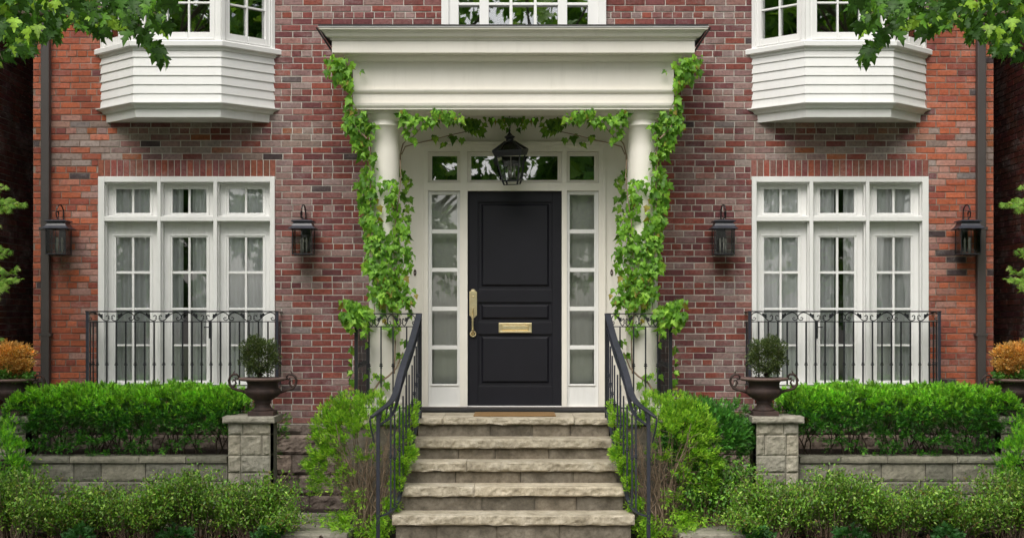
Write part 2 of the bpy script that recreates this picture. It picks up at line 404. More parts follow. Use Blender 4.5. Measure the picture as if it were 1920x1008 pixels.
# ------------------------------------------------------------------ the house
house = thing('brick_house', 'red brick house front with white bays, white portico and black front door', 'house', (0, 0, 0))
ZTOP, ZB = 7.4, PZ(796)
HXW = -PX(62)                         # half width of facade
fw = (PX(184.5), PX(515.5), PZ(722), PZ(331))
bayo = (-4.40, -2.70, 4.3, 6.9)
cup = (PX(833), PX(1131), 5.0, 7.0)
porch = (-1.0, 1.0, ZB, PZ(266.5))
openings = [fw, (-fw[1], -fw[0], fw[2], fw[3]), bayo, (-bayo[1], -bayo[0], bayo[2], bayo[3]), cup, porch]
sold = (fw[0] - .005, fw[1] + .01, PZ(331), PZ(299.7))
solds = [sold, (-sold[1], -sold[0], sold[2], sold[3])]
def free(x0, x1, z0, z1, ops):
    iv = [(x0, x1)]; zc = (z0 + z1) / 2
    for (a, b, c, d) in ops:
        if c < zc < d:
            n = []
            for (p, q) in iv:
                if b <= p or a >= q: n.append((p, q)); continue
                if a > p: n.append((p, a))
                if b < q: n.append((b, q))
            iv = n
    return iv
rb = random.Random(5)
def brick_col(x, z):
    w = min(1, max(0, (abs(x) - 4.1) / .5)) if z < 4.2 else min(1, max(0, (abs(x) - 4.2) / .4))
    r = rb.random()
    ora = [(.42, .115, .057), (.38, .10, .052), (.43, .125, .066), (.33, .09, .052), (.38, .12, .07), (.27, .075, .052)]
    mar = [(.195, .064, .056), (.22, .064, .050), (.165, .060, .060), (.245, .070, .050), (.145, .052, .055), (.20, .085, .080), (.205, .062, .055)]
    c = rb.choice(ora) if rb.random() < w * .97 else rb.choice(mar)
    if w < .5 and rb.random() < .10: c = (.25, .16, .145)
    if rb.random() < .012: c = (.07, .05, .052)
    if 3.75 < z < 4.25 and abs(x) > 2.2:
        if rb.random() < .16: c = (.30, .10, .045)
        if rb.random() < .25: c = (.26, .19, .165)
    k = rb.uniform(.86, 1.14); c = tuple(v * k for v in c)
    near = (2.35 < abs(x) < 4.95 and 3.5 < z < 4.3) or (2.3 < abs(x) < 2.62) or (abs(x) > 4.5 and abs(x) < 4.75 and z < 4.2)
    if rb.random() < (.5 if near else .13 * (1 - w)):
        q = rb.uniform(.12, .5); c = tuple(v * (1 - q) + u * q for v, u in zip(c, (.40, .34, .32)))
    return c
def add_brick(mb, x0, x1, z0, z1, yj, T=None, colr=None):
    b = .0028
    x0 += rb.uniform(-.0015, .0015); z1 += rb.uniform(-.001, .001)
    yb = .014
    mb.col = colr or brick_col((x0 + x1) / 2, (z0 + z1) / 2)
    j = [rb.uniform(-.0012, .0012) for _ in range(4)]
    mb.add([(x0, yb, z0), (x1, yb, z0), (x1, yb, z1), (x0, yb, z1),
            (x0, yj + b, z0), (x1, yj + b, z0), (x1, yj + b, z1), (x0, yj + b, z1),
            (x0 + b, yj, z0 + b + j[0]), (x1 - b, yj, z0 + b + j[1]), (x1 - b, yj, z1 - b + j[2]), (x0 + b, yj, z1 - b + j[3])],
           [(8, 9, 10, 11), (4, 5, 9, 8), (5, 6, 10, 9), (6, 7, 11, 10), (7, 4, 8, 11), (0, 1, 5, 4), (1, 2, 6, 5), (2, 3, 7, 6), (3, 0, 4, 7)])
bk = MB(); CH = 12.05 / 172; JT = .0105
z = PZ(793.7); ci = 0
while z < ZTOP:
    z0, z1 = z + JT / 2, z + CH - JT / 2
    head = (ci % 6 == 3)
    L = .112 if head else .2195
    for (p, q) in free(-HXW, HXW, z0, z1, openings + solds):
        off = (.11 if ci % 2 else 0) + (.055 if head else 0) + rb.uniform(-.012, .012)
        x = math.floor((p - off) / L) * L + off
        while x < q - .012:
            a, b_ = max(x, p) + (JT / 2 if x > p else .001), min(x + L, q) - (JT / 2 if x + L < q else .001)
            if b_ - a > .02: add_brick(bk, a, b_, z0, z1, rb.uniform(-.0025, .0025))
            x += L
    z += CH; ci += 1
for (a, b_, c, d) in solds:
    n = 28; w = (b_ - a) / n
    for k in range(n): add_brick(bk, a + k * w + JT * .45, a + (k + 1) * w - JT * .45, c + .004, d - .002, rb.uniform(-.004, .001), colr=tuple(v * rb.uniform(.85, 1.15) for v in rb.choice([(.25, .085, .06), (.21, .075, .062), (.29, .095, .062), (.24, .10, .082)])))
bk.build('brick_facing', M['brick'], house)
mo = MB()
zs = sorted(set([ZB, ZTOP] + [v for o in openings for v in (o[2], o[3]) if ZB < v < ZTOP]))
for a, b_ in zip(zs, zs[1:]):
    for (p, q) in free(-HXW, HXW, a, b_, openings): mo.box(p, q, .0065, .30, a, b_)
mo.build('wall', M['mortar'], house)
sh = MB()
sh.box(-HXW, -HXW + .25, .302, 7, -.2, ZTOP); sh.box(HXW - .25, HXW, .302, 7, -.2, ZTOP); sh.box(-HXW, HXW, 7, 7.2, -.2, ZTOP)
sh.box(-HXW + .25, HXW - .25, .302, 7, 4.30, 4.45)
sh.build('inner_walls', M['inner'], house)
sh = MB(); sh.box(-HXW - .35, HXW + .35, -.35, 7.4, ZTOP, ZTOP + .2); sh.build('roof', M['roof'], house)
# rough stone foundation
fo = MB(); rb2 = random.Random(3)
zz = -.05
while zz < ZB - .02:
    h = min(.22, ZB - zz); x = -HXW
    while x < HXW - .01:
        w = min(rb2.uniform(.35, .6), HXW - x)
        fo.rock(x + .006, x + w - .006, -.025, .28, zz + .006, zz + h - .006, .02, .035, 11, rb2.randint(0, 99), .02)
        x += w
    zz += h
fo.box(-HXW, HXW, .0, .27, -.05, ZB - .004)
fo.build('foundation', M['found'], house, smooth=False)

def pane_obj(cols, rows, y, parent, T=None, m='glass', name='window_pane'):
    g = MB(T)
    for c in cols:
        for r in rows: g.box(c[0] - .004, c[1] + .004, y, y + .005, r[0] - .004, r[1] + .004)
    return g.build(name, M[m], parent)
def curtain(parent, x0, x1, z0, z1, y, seed, gaps=(), name='curtain', m='curtain'):
    rs = random.Random(seed); c = MB(); vs = []; fs = []
    xs = np.arange(x0, x1, .012); ph = rs.uniform(0, 6)
    runs = []; cur = []
    for x in xs:
        if any(a < x < b for a, b in gaps):
            if cur: runs.append(cur); cur = []
        else: cur.append(x)
    if cur: runs.append(cur)
    for r in runs:
        b = len(vs)
        for i, x in enumerate(r):
            yy = y + (.004 if name == 'sheer_curtain' else .022) * math.sin(x * 62 + ph + 1.4 * math.sin(x * 9)) + (.003 if name == 'sheer_curtain' else .012) * math.sin(x * 23)
            vs += [(x, yy, z0), (x, yy, z1)]
        fs += [(b + 2 * i, b + 2 * i + 2, b + 2 * i + 3, b + 2 * i + 1) for i in range(len(r) - 1)]
    c.add(vs, fs); return c.build(name, M[m], parent, smooth=True)

def french_window():
    y0 = -.018
    jx = [(195.4, 294.5), (301, 400), (407, 506.2)]
    fr = MB()
    cols = [(PX(a, y0), PX(b, y0)) for a, b in jx]
    zt, zbar1, zbar0, zb = PZ(341, y0), PZ(405.7, y0), PZ(414.3, y0), PZ(719, y0)
    fr.lattice(fw[0], fw[1], cols, fw[2], fw[3], [(zb, zbar0), (zbar1, zt)], y0, .16)
    # stepped bead round each opening
    for c in cols:
        for (a, b) in ((zb, zbar0), (zbar1, zt)): fr.ring(c[0], c[1], a, b, .012, .03, .159)
    win = fr.build('french_window', M['white'], house, bevel=.003)
    fr2 = MB(); fr2.box(fw[0] - .02, fw[1] + .02, -.05, .02, fw[2] - .03, fw[2]); fr2.build('sill', M['white'], win)
    gp = [((217.6, 247.2), (251.3, 280.8)), ((323.2, 352.8), (357.0, 387.0)), ((429.0, 459.0), (463.0, 492.6))]
    rowsT = [(354.3, 399)]; rowsD = [(445, 508.3), (512.9, 576.8), (580.8, 645.2), (648.6, 712.7)]
    yl = .10
    for i, c in enumerate(cols):
        cp = [(PX(a, yl), PX(b, yl)) for a, b in gp[i]]
        x0, x1 = c[0] + .0125, c[1] - .0125
        rT = [(PZ(b, yl), PZ(a, yl)) for a, b in rowsT]; rD = [(PZ(b, yl), PZ(a, yl)) for a, b in rowsD][::-1]
        m = MB(); m.lattice(x0, x1, cp, zbar1 + .0125, zt - .0125, rT, yl, yl + .045, .006)
        m.ring(cp[0][0] - .035, cp[1][1] + .035, rT[0][0] - .028, rT[-1][1] + .028, .012, yl - .010, yl + .001)
        sa = m.build('transom_sash', M['white'], win, bevel=.002)
        m = MB(); m.lattice(x0, x1, cp, zb + .0125, zbar0 - .0125, rD, yl, yl + .045, .006)
        m.ring(cp[0][0] - .035, cp[1][1] + .035, rD[0][0] - .022, rD[-1][1] + .028, .012, yl - .010, yl + .001)
        db = m.build('glazed_door', M['white'], win, bevel=.002)
        pane_obj(cp, rT, yl + .022, win); pane_obj(cp, rD, yl + .022, win)
        curtain(win, x0, x1, zb, zt - .02, .178, i + 3, gaps=([(cp[0][1] - .06, cp[0][1] + .015)] if i == 1 else []))
        if i == 1:
            h = MB(); hx = PX(394.5, yl); h.box(hx - .016, hx + .016, yl - .012, yl, PZ(634, yl), PZ(601, yl)); h.tube([(hx, yl - .01, PZ(613)), (hx, yl - .05, PZ(613)), (hx - .06, yl - .05, PZ(613))], .006); h.build('door_handle', M['iron'], win)
    b = MB(); b.box(fw[0] - .1, fw[1] + .1, .9, .93, fw[2] - .1, fw[3] + .05); b.build('room_screen', M['inner'], win)

def bay_window():
    P = .49; xl, xr, cl, cr = -4.503, -2.596, -4.016, -3.086
    base = [(xl, 0.0), (cl, -P), (cr, -P), (xr, 0.0)]
    mid = (xl + xr) / 2
    def offs(p):      # outline offset outward by p
        k = p * math.tan(math.radians(22.5))
        return [(xl - p * 1.414, 0.012), (cl - k, -P - p), (cr + k, -P - p), (xr + p * 1.414, 0.012)]
    def shell(prof, name, m, parent, bevel=0, cap=True):
        mb = MB(); vs = []
        for (p, z) in prof: vs += [(x, y, z) for x, y in offs(p)]
        n = len(prof); fs = [(i * 4 + k, i * 4 + k + 1, (i + 1) * 4 + k + 1, (i + 1) * 4 + k) for i in range(n - 1) for k in range(3)]
        if cap: fs += [(3, 2, 1, 0), tuple((n - 1) * 4 + k for k in range(4))]
        mb.add(vs, fs); return mb.build(name, m, parent, bevel=bevel)
    zl = [PZ(v, -P) for v in (193, 175, 158.4, 141.4, 124.4, 107, 88.5)]
    # clapboards: each leans out to its butt edge
    prof = []
    for a, b in zip(zl, zl[1:]): prof += [(.008, a), (-.004, b - .001)]
    root = shell(prof, 'bay_window', M['white'], house)
    shell([(-.045, PZ(218.6, -P)), (-.04, PZ(218.6, -P)), (-.035, PZ(203, -P)), (-.012, PZ(202, -P)), (.0, PZ(198, -P)), (.03, PZ(195, -P)), (.045, PZ(193.5, -P)), (.045, PZ(192, -P)), (.0, PZ(191.4, -P))], 'base_moulding', M['white'], root)
    shell([(.0, PZ(95, -P)), (.012, PZ(94.5, -P)), (.018, PZ(89, -P)), (.05, PZ(88, -P)), (.055, PZ(87, -P)), (.055, PZ(79, -P)), (.045, PZ(77, -P)), (-.05, PZ(74.5, -P))], 'sill', M['white'], root)
    z0, z1 = PZ(75.5, -P), 7.0
    # faces: matrices map (u, v, z) with u along the face, v = depth inwards
    def face(A, B):
        d = Vector((B[0] - A[0], B[1] - A[1], 0)); L = d.length; d.normalize(); n = Vector((-d.y, d.x, 0))
        T = Matrix(((d.x, n.x, 0, A[0]), (d.y, n.y, 0, A[1]), (0, 0, 1, 0), (0, 0, 0, 1))); return T, L
    rowpx = [(6.5, 60.5)]
    zr0 = PZ(60, -P); ph = .305; gap = .02
    rows = [(zr0 + k * (ph + gap), zr0 + k * (ph + gap) + ph) for k in range(5)]
    ins = .012
    for nm, (A, B), ncol, mg in (('l', (base[0], base[1]), 2, .115), ('c', (base[1], base[2]), 3, .125), ('r', (base[2], base[3]), 2, .115)):
        T, L = face(A, B)
        m = MB(T); w = (L - 2 * mg - gap * (ncol - 1)) / ncol
        cols = [(mg + k * (w + gap), mg + k * (w + gap) + w) for k in range(ncol)]
        m.lattice(0.001, L - .001, cols, z0, z1, rows, ins, .09, .012)
        m.ring(mg - .055, L - mg + .055, zr0 - .075, rows[-1][1] + .05, .012, ins - .008, ins + .002)
        # corner posts
        m.box(0.004, .045, -.004, ins + .001, z0, z1); m.box(L - .045, L - .004, -.004, ins + .001, z0, z1)
        m.build('sash_frame', M['white'], root, bevel=.002)
        pane_obj(cols, rows, .045, root, T, 'glass2')

def upper_window():
    Y = -.02
    cols = [(860, 899), (916.5, 955.3), (961, 1001), (1006.4, 1046), (1063.5, 1102.6)]
    cols = [(PX(a, Y), PX(b, Y)) for a, b in cols]
    zt = PZ(5, Y); h = .31; rows = [(PZ(10, Y) - .33, PZ(10, Y))] + [(zt + k * (h + .03), zt + k * (h + .03) + h) for k in range(5)]
    m = MB(); m.lattice(cup[0], cup[1], cols, cup[2], cup[3], rows, Y, .1, .0)
    m.box(cup[0] - .03, cup[0] + .05, -.045, -.019, cup[2], cup[3]); m.box(cup[1] - .05, cup[1] + .03, -.045, -.019, cup[2], cup[3])
    r = m.build('upper_window', M['white'], house, bevel=.003)
    pane_obj(cols, rows, .04, r, None, 'glass2')
upper_window()

# ---- portico
def portico():
    hx, yf = 1.64, -1.0
    prof = [(0, 4.225), (0, 4.243), (.008, 4.246), (.018, 4.262), (.022, 4.284), (.022, 4.292), (0, 4.294), (0, 4.385), (.01, 4.388), (.026, 4.402), (.032, 4.418), (.032, 4.430), (.0, 4.434),
            (0, 4.70), (.018, 4.702), (.02, 4.715), (.035, 4.718), (.06, 4.735), (.075, 4.752), (.078, 4.769), (.19, 4.770), (.19, 4.893), (.206, 4.896), (.206, 4.911), (.22, 4.913), (.245, 4.925), (.262, 4.952), (.29, 4.978), (.306, 4.984), (.308, 5.0)]
    def U(p): return [(-hx - p, .015), (-hx - p, yf - p), (hx + p, yf - p), (hx + p, .015)]
    def shell(pr, close=False):
        mb = MB(); vs = []
        for p, z in pr: vs += [(x, y, z) for x, y in U(p)]
        n = len(pr); fs = [(i * 4 + k, i * 4 + k + 1, (i + 1) * 4 + k + 1, (i + 1) * 4 + k) for i in range(n - 1) for k in range(3)]
        if close: fs += [(3, 2, 1, 0), tuple((n - 1) * 4 + k for k in range(4))]
        mb.add(vs, fs); return mb
    mb = shell(prof)
    b = .50
    # soffit of the beams, inner faces, ceiling
    z = 4.225; xi, yi = hx - b, yf + b
    mb.add([(-hx, .015, z), (-hx, yf, z), (hx, yf, z), (hx, .015, z), (-xi, .015, z), (-xi, yi, z), (xi, yi, z), (xi, .015, z),
            (-xi, .015, 4.5), (-xi, yi, 4.5), (xi, yi, 4.5), (xi, .015, 4.5)],
           [(0, 4, 5, 1), (1, 5, 6, 2), (2, 6, 7, 3), (4, 8, 9, 5), (5, 9, 10, 6), (6, 10, 11, 7), (8, 11, 10, 9)])
    root = mb.build('portico', M['cream'], house)
    shell([(.300, 5.001), (.316, 5.003), (.318, 5.011)], True).build('drip_edge', M['drip'], root)
    shell([(.30, 5.0125), (.312, 5.014), (.312, 5.030), (.25, 5.04)], True).build('roof_sheet', M['roof'], root)
    for s in (-1, 1):      # dark strip along the mitre of the crown moulding
        f = MB()
        A = Vector((s * (hx + .325), yf - .30, 5.005)); B = Vector((s * (hx + .197), yf - .19, 4.79))
        o = Vector((s * .022, .03, 0))
        f.add([A, B, B - o * .2 + Vector((0, .03, -.02)), A + o, A + Vector((0, .9, 0)), B + Vector((0, .9, 0)), B + o * .3 + Vector((0, .9, 0)), A + o + Vector((0, .9, 0))],
              [(0, 1, 2, 3), (4, 7, 6, 5), (0, 3, 7, 4), (1, 5, 6, 2), (0, 4, 5, 1), (2, 6, 7, 3)])
        f.build('dark_side_strip', M['roof'], root, nomirror=True)
        c = MB(); X = s * 1.338; Y = -.75; zb = 1.089
        pr = [(.165, .10), (.195, .105), (.205, .13), (.195, .155), (.172, .16), (.172, .175), (.165, .18)]
        H = PZ(237, Y) - zb
        for k in range(13): t = k / 12; pr.append((.166 - .018 * t ** 1.6, .19 + (H - .2) * t))
        pr += [(.160, H - .005), (.162, H + .008), (.148, H + .012), (.148, H + .055), (.155, H + .06), (.175, H + .085), (.185, H + .11), (.187, H + .118)]
        c.lathe(pr, (X, Y, zb), 40)
        c.box(X - .205, X + .205, Y - .205, Y + .205, zb + .0, zb + .10)
        c.box(X - .20, X + .20, Y - .20, Y + .20, zb + H + .118, 4.2245)
        c.build('column', M['cream'], root, smooth=False).data.shade_smooth()
    # flat white boarding on the wall behind the columns
    p = MB(); p.lattice(-1.57, 1.57, [(-1.0, 1.0)], 1.10, 4.45, [(1.101, PZ(266.5))], -.032, .02)
    p.box(-1.012, -1.0, -.036, -.031, 1.10, 4.02); p.box(1.0, 1.012, -.036, -.031, 1.10, 4.02)
    p.build('wall_boarding', M['cream'], root)
portico()

def entrance():
    X = lambda a, y=0: PX(a, y); Y0 = -.055
    zb, zt = PZ(762, Y0), PZ(267.5, Y0)
    # casing and mullions, all the way up
    m = MB()
    m.lattice(X(790, Y0), X(1135.5, Y0), [(X(802.5, Y0), X(862.5, Y0)), (X(876.5, Y0), X(1053.5, Y0)), (X(1063, Y0), X(1122.5, Y0))], zb, zt,
              [(zb + .001, PZ(357.5, Y0)), (PZ(342, Y0), PZ(284, Y0))], Y0, .10)
    m.box(X(786, Y0), X(1139, Y0), Y0 - .022, Y0 + .001, PZ(272, Y0), PZ(266, Y0)); m.box(X(790, Y0), X(1135, Y0), Y0 - .012, Y0 + .001, PZ(277, Y0), PZ(272.2, Y0))
    m.box(X(790, Y0), X(794, Y0), Y0 - .010, Y0 + .001, zb, PZ(277.3, Y0)); m.box(X(1131.5, Y0), X(1135.5, Y0), Y0 - .010, Y0 + .001, zb, PZ(277.3, Y0))
    root = m.build('door_surround', M['cream'], house, bevel=.003)
    yl = -.02
    rows = [(365, 430), (437.4, 502), (509.4, 574.5), (582.4, 647), (654.4, 719.5)]
    R = [(PZ(b, yl), PZ(a, yl)) for a, b in rows][::-1]
    for (o0, o1, g0, g1) in ((802.5, 862.5, 810, 857), (1063, 1122.5, 1068.3, 1114.2)):
        cp = [(X(g0, yl), X(g1, yl))]
        x0, x1 = X(o0, Y0) + .001, X(o1, Y0) - .001
        s = MB(); s.lattice(x0, x1, cp, zb + .001, PZ(358, Y0), R, yl, yl + .04); s.ring(cp[0][0] - .018, cp[0][1] + .018, R[0][0] - .018, R[-1][1] + .018, .010, yl - .012, yl + .001)
        s.build('sidelight', M['white'], root, bevel=.002)
        pane_obj(cp, R, yl + .02, root)
        t = [(PZ(337.5, yl), PZ(292.3, yl))]
        s = MB(); s.lattice(x0, x1, cp, PZ(341.5, Y0), PZ(284.5, Y0), t, yl, yl + .04); s.ring(cp[0][0] - .018, cp[0][1] + .018, t[0][0] - .014, t[0][1] + .018, .010, yl - .012, yl + .001)
        s.build('transom_light', M['cream'], root, bevel=.002); pane_obj(cp, t, yl + .02, root, None, 'glass2')
        curtain(root, x0, x1, zb, PZ(360), .13, int(g0), name='sheer_curtain', m='blind')
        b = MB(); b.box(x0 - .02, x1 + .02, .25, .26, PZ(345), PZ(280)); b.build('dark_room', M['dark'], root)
    cp = [(X(883.5, yl), X(1045.5, yl))]; t = [(PZ(337.5, yl), PZ(292.5, yl))]
    s = MB(); s.lattice(X(876.5, Y0) + .001, X(1053.5, Y0) - .001, cp, PZ(341.5, Y0), PZ(284.5, Y0), t, yl, yl + .04); s.ring(cp[0][0] - .018, cp[0][1] + .018, t[0][0] - .014, t[0][1] + .018, .010, yl - .012, yl + .001)
    s.build('transom_light', M['cream'], root, bevel=.002); pane_obj(cp, t, yl + .02, root, None, 'glass2')
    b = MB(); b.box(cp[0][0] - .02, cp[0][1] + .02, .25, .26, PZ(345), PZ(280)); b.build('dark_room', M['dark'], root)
    # the door
    yd = .0
    d = MB(); x0, x1 = X(877, Y0) + .001, X(1053, Y0) + .002; z0, z1 = PZ(759.5, yd), PZ(357.8, yd)
    out = [(378, 543), (566, 604), (626, 724)]; inn = [(386, 533), (573.6, 594.6), (633.5, 714)]
    R = [(PZ(b, yd), PZ(a, yd)) for a, b in out][::-1]
    c0 = (X(896, yd), X(1035.5, yd)); i0 = (X(906, yd), X(1026, yd))
    d.lattice(x0, x1, [c0], z0, z1, R, yd, .05)
    for (a, b) in R: d.box(c0[0], c0[1], .022, .045, a, b); d.ring(c0[0], c0[1], a, b, .010, .008, .023)
    for a, b in inn: d.frustum(i0[0] - .02, i0[1] + .02, PZ(b, yd) - .02, PZ(a, yd) + .02, .0215, .003, .02)
    door = d.build('front_door', M['door'], house, bevel=.0025)
    w = MB(); w.box(X(877), X(1053), -.03, .0, PZ(762), PZ(760)); w.build('weather_strip', M['drip'], door)
    # brass handle plate
    Y = -.012
    def pz(v): return PZ(v, Y)
    def px(v): return PX(v, Y)
    pl = MB(); poly = [(880, 547), (882.2, 546), (883, 544), (885, 542.3), (889, 542.3), (891, 544), (892, 546), (894.3, 547), (894.3, 591), (892, 592), (890.5, 594.5), (887, 595.5), (883.5, 594.5), (882, 592), (880, 591)]
    pl.extrude([(px(a), pz(b)) for a, b in poly][::-1], Y, .0)
    pl.extrude([(px(887 + (a - 887) * .72), pz(569 + (b - 569) * .9)) for a, b in poly][::-1], Y - .005, Y + .001)
    pl.lathe([(.012, 0), (.012, .004)], (px(887), -.02, pz(556)), 12)
    hp = [(px(887), -.02, pz(578)), (px(887), -.055, pz(584)), (px(886.7), -.065, pz(592)), (px(886.5), -.068, pz(606)), (px(886.6), -.06, pz(618)), (px(886.8), -.04, pz(624)), (px(887), -.02, pz(626))]
    pl.tube(hp, .0105, 10)
    for yy, r in ((596, .016), (600, .014), (613, .014), (617, .016)): pl.lathe([(.006, -.008), (r, -.003), (r, .003), (.006, .008)], (px(886.6), -.066, pz(yy)), 12)
    ringp = [(px(887) + .027 * math.cos(t), -.018, pz(625.5) + .027 * math.sin(t)) for t in np.linspace(0, 2 * PI, 20)]
    pl.tube(ringp, .011, 8); pl.lathe([(.004, -.01), (.009, 0), (.004, .01)], (px(887), -.02, pz(556)), 10)
    pl.build('door_handle', M['brass'], door, bevel=.0012)
    k = MB(); k.box(px(885.8), px(888.2), Y - .0065, Y - .004, pz(557), pz(554)); k.build('keyhole', M['dark'], door)
    ms = MB(); ms.box(px(935), px(997), -.012, .0, pz(623.3), pz(605.2)); ms.ring(px(935.5), px(996.5), pz(622.8), pz(605.7), .012, -.02, -.011)
    ms.frustum(px(941), px(991), pz(619), pz(609), -.012, -.02, .006); ms.build('mail_slot', M['brass'], door, bevel=.001)
    # threshold and a low black box under it
    th = MB(); th.box(X(788), X(1137), -.10, .10, PZ(769, -.1), PZ(762.5, -.1)); th.build('threshold', M['spout'], root, bevel=.003)
    th = MB(); th.box(X(788), X(1137), -.36, .09, 1.0895, 1.112); th.build('black_band', M['dark'], root)
    for x in (778.5, 1146.5):
        q = MB(); q.lathe([(.0, 0), (.016, 0), (.016, .008)], (0, 0, 0), 16)
        T = Matrix.Translation((X(x), -.032, PZ(511))) @ Matrix.Rotation(PI / 2, 4, 'X') @ Matrix.Diagonal((.95, 2.3, 1, 1)); q.v = [tuple(T @ Vector(v)) for v in q.v]
        bb = q.build('doorbell', M['rust'], root)
        q = MB(); q.box(X(x) - .006, X(x) + .006, -.045, -.04, PZ(513), PZ(510)); q.build('bell_button', M['candle'], root)
entrance()

def downspout():
    m = MB(); m.box(PX(76, -.09), PX(92, -.09), -.095, -.012, .35, ZTOP)
    d = m.build('downspout', M['spout'], house, bevel=.008)
    for z in (3.05, 5.4, 1.9):
        b = MB(); b.box(PX(73, -.09), PX(95, -.09), -.099, -.0, z, z + .03); b.build('strap', M['spout'], d)

# ------------------------------------------------------------------ ironwork
def scroll_unit(mb, cx, z0, z1, hw, y, r=.005, T=None, leaf=None):
    """one S scroll and its mirror image about cx, filling half width hw between rails z0..z1"""
    H = z1 - z0
    def pt(u, v): return (u * hw, z0 + v * H)
    for s in (-1, 1):
        p = []
        c = (.13, .50); R = .085
        for k in range(11):
            a = math.radians(-30 + 270 * k / 10 + 20); rr = R * (.45 + .55 * k / 10)
            p.append((c[0] + rr * math.cos(a), c[1] + rr * math.cos(0) * math.sin(a) * 2.3))
        p += [(.03, .30), (.10, .12), (.19, .03), (.28, .12), (.38, .38), (.50, .66), (.62, .86), (.76, .95), (.88, .86), (.98, .62), (1.0, .38), (.96, .18), (.88, .10), (.80, .18), (.78, .32), (.83, .42), (.89, .35)]
        pts = [(cx + s * u * hw, y, z0 + v * H) for u, v in p]
        mb.tube(pts, r, 5)
        if leaf is not None:
            for (lu, lv, ang, L) in ((.42, .46, 125, .040), (.45, .52, 80, .040), (.40, .45, 175, .026)):
                a = math.radians(ang); bx, bz = cx + s * lu * hw, z0 + lv * H
                ex, ez = s * math.cos(a) * L, math.sin(a) * L; nx, nz = -ez * .4, ex * .4
                leaf.extrude([(bx, bz), (bx + ex * .5 + nx, bz + ez * .5 + nz), (bx + ex, bz + ez), (bx + ex * .5 - nx, bz + ez * .5 - nz)], y - .009, y + .004)
def knuckle(mb, x, y, z, r=.021):
    mb.lathe([(.007, -.030), (.013, -.026), (.009, -.020), (.009, -.012), (r, -.007), (r, .0), (.010, .006), (.010, .010), (.0155, .014), (.0155, .018), (.007, .024)], (x, y, z), 10)

def balcony_railing():
    Y = -.28; r = thing('balcony_railing', side('black iron balcony railing with leaf scrolls across the glazed doors left of the entrance', 'black iron balcony railing with leaf scrolls across the glazed doors right of the entrance'),
                        'railing', (PX(342, Y), 0, PZ(725, Y)), 'balcony railings under the bay windows')
    xa, xb = PX(164, Y), PX(519.5, Y); zt, z2, zk, zb = PZ(583.7, Y), PZ(602.7, Y), PZ(682.5, Y), PZ(722, Y)
    m = MB(); m.bar([(xa - .02, Y, zt), (xb + .02, Y, zt)], .034, .014)
    for x in (xa, xb): m.bar([(x, Y, zt - .001), (x, 0, zt - .001)], .03, .008)
    m.build('top_rail', M['iron'], r)
    m = MB(); m.box(xa, xb, Y - .006, Y + .006, z2 - .005, z2 + .005)
    for x in (xa, xb): m.box(x - .006, x + .006, Y, 0, z2 - .0045, z2 + .0045)
    m.build('upper_rail', M['iron'], r)
    m = MB(); m.box(xa, xb, Y - .006, Y + .006, zb - .006, zb + .006)
    for x in (xa, xb): m.box(x - .006, x + .006, Y, 0, zb - .005, zb + .005)
    m.build('bottom_rail', M['iron'], r)
    for x in (xa, xb):
        m = MB(); m.box(x - .015, x + .015, Y - .015, Y + .015, zb - .1, zt - .004); m.build('post', M['ironrail'], r)
    for k in range(19):
        x = xa + (xb - xa) * (k + 1) / 20 + .004; m = MB(); m.box(x - .0078, x + .0078, Y - .0078, Y + .0078, zb, z2); knuckle(m, x, Y, zk); m.build('baluster', M['iron'], r)
    for x in (xa, xb):
        for k in (1, 2): y = Y * (1 - k / 2.6); m = MB(); m.box(x - .0065, x + .0065, y - .0065, y + .0065, zb, z2); knuckle(m, x, y, zk); m.build('baluster', M['iron'], r)
    hw = PX(1007 + 44.4, Y) - PX(1007, Y)
    for c in (207, 295.8, 384.6, 473.4):
        m = MB(); scroll_unit(m, PX(c, Y), z2 + .004, zt - .004, hw, Y, .0058, leaf=m); m.build('scrollwork', M['iron'], r)

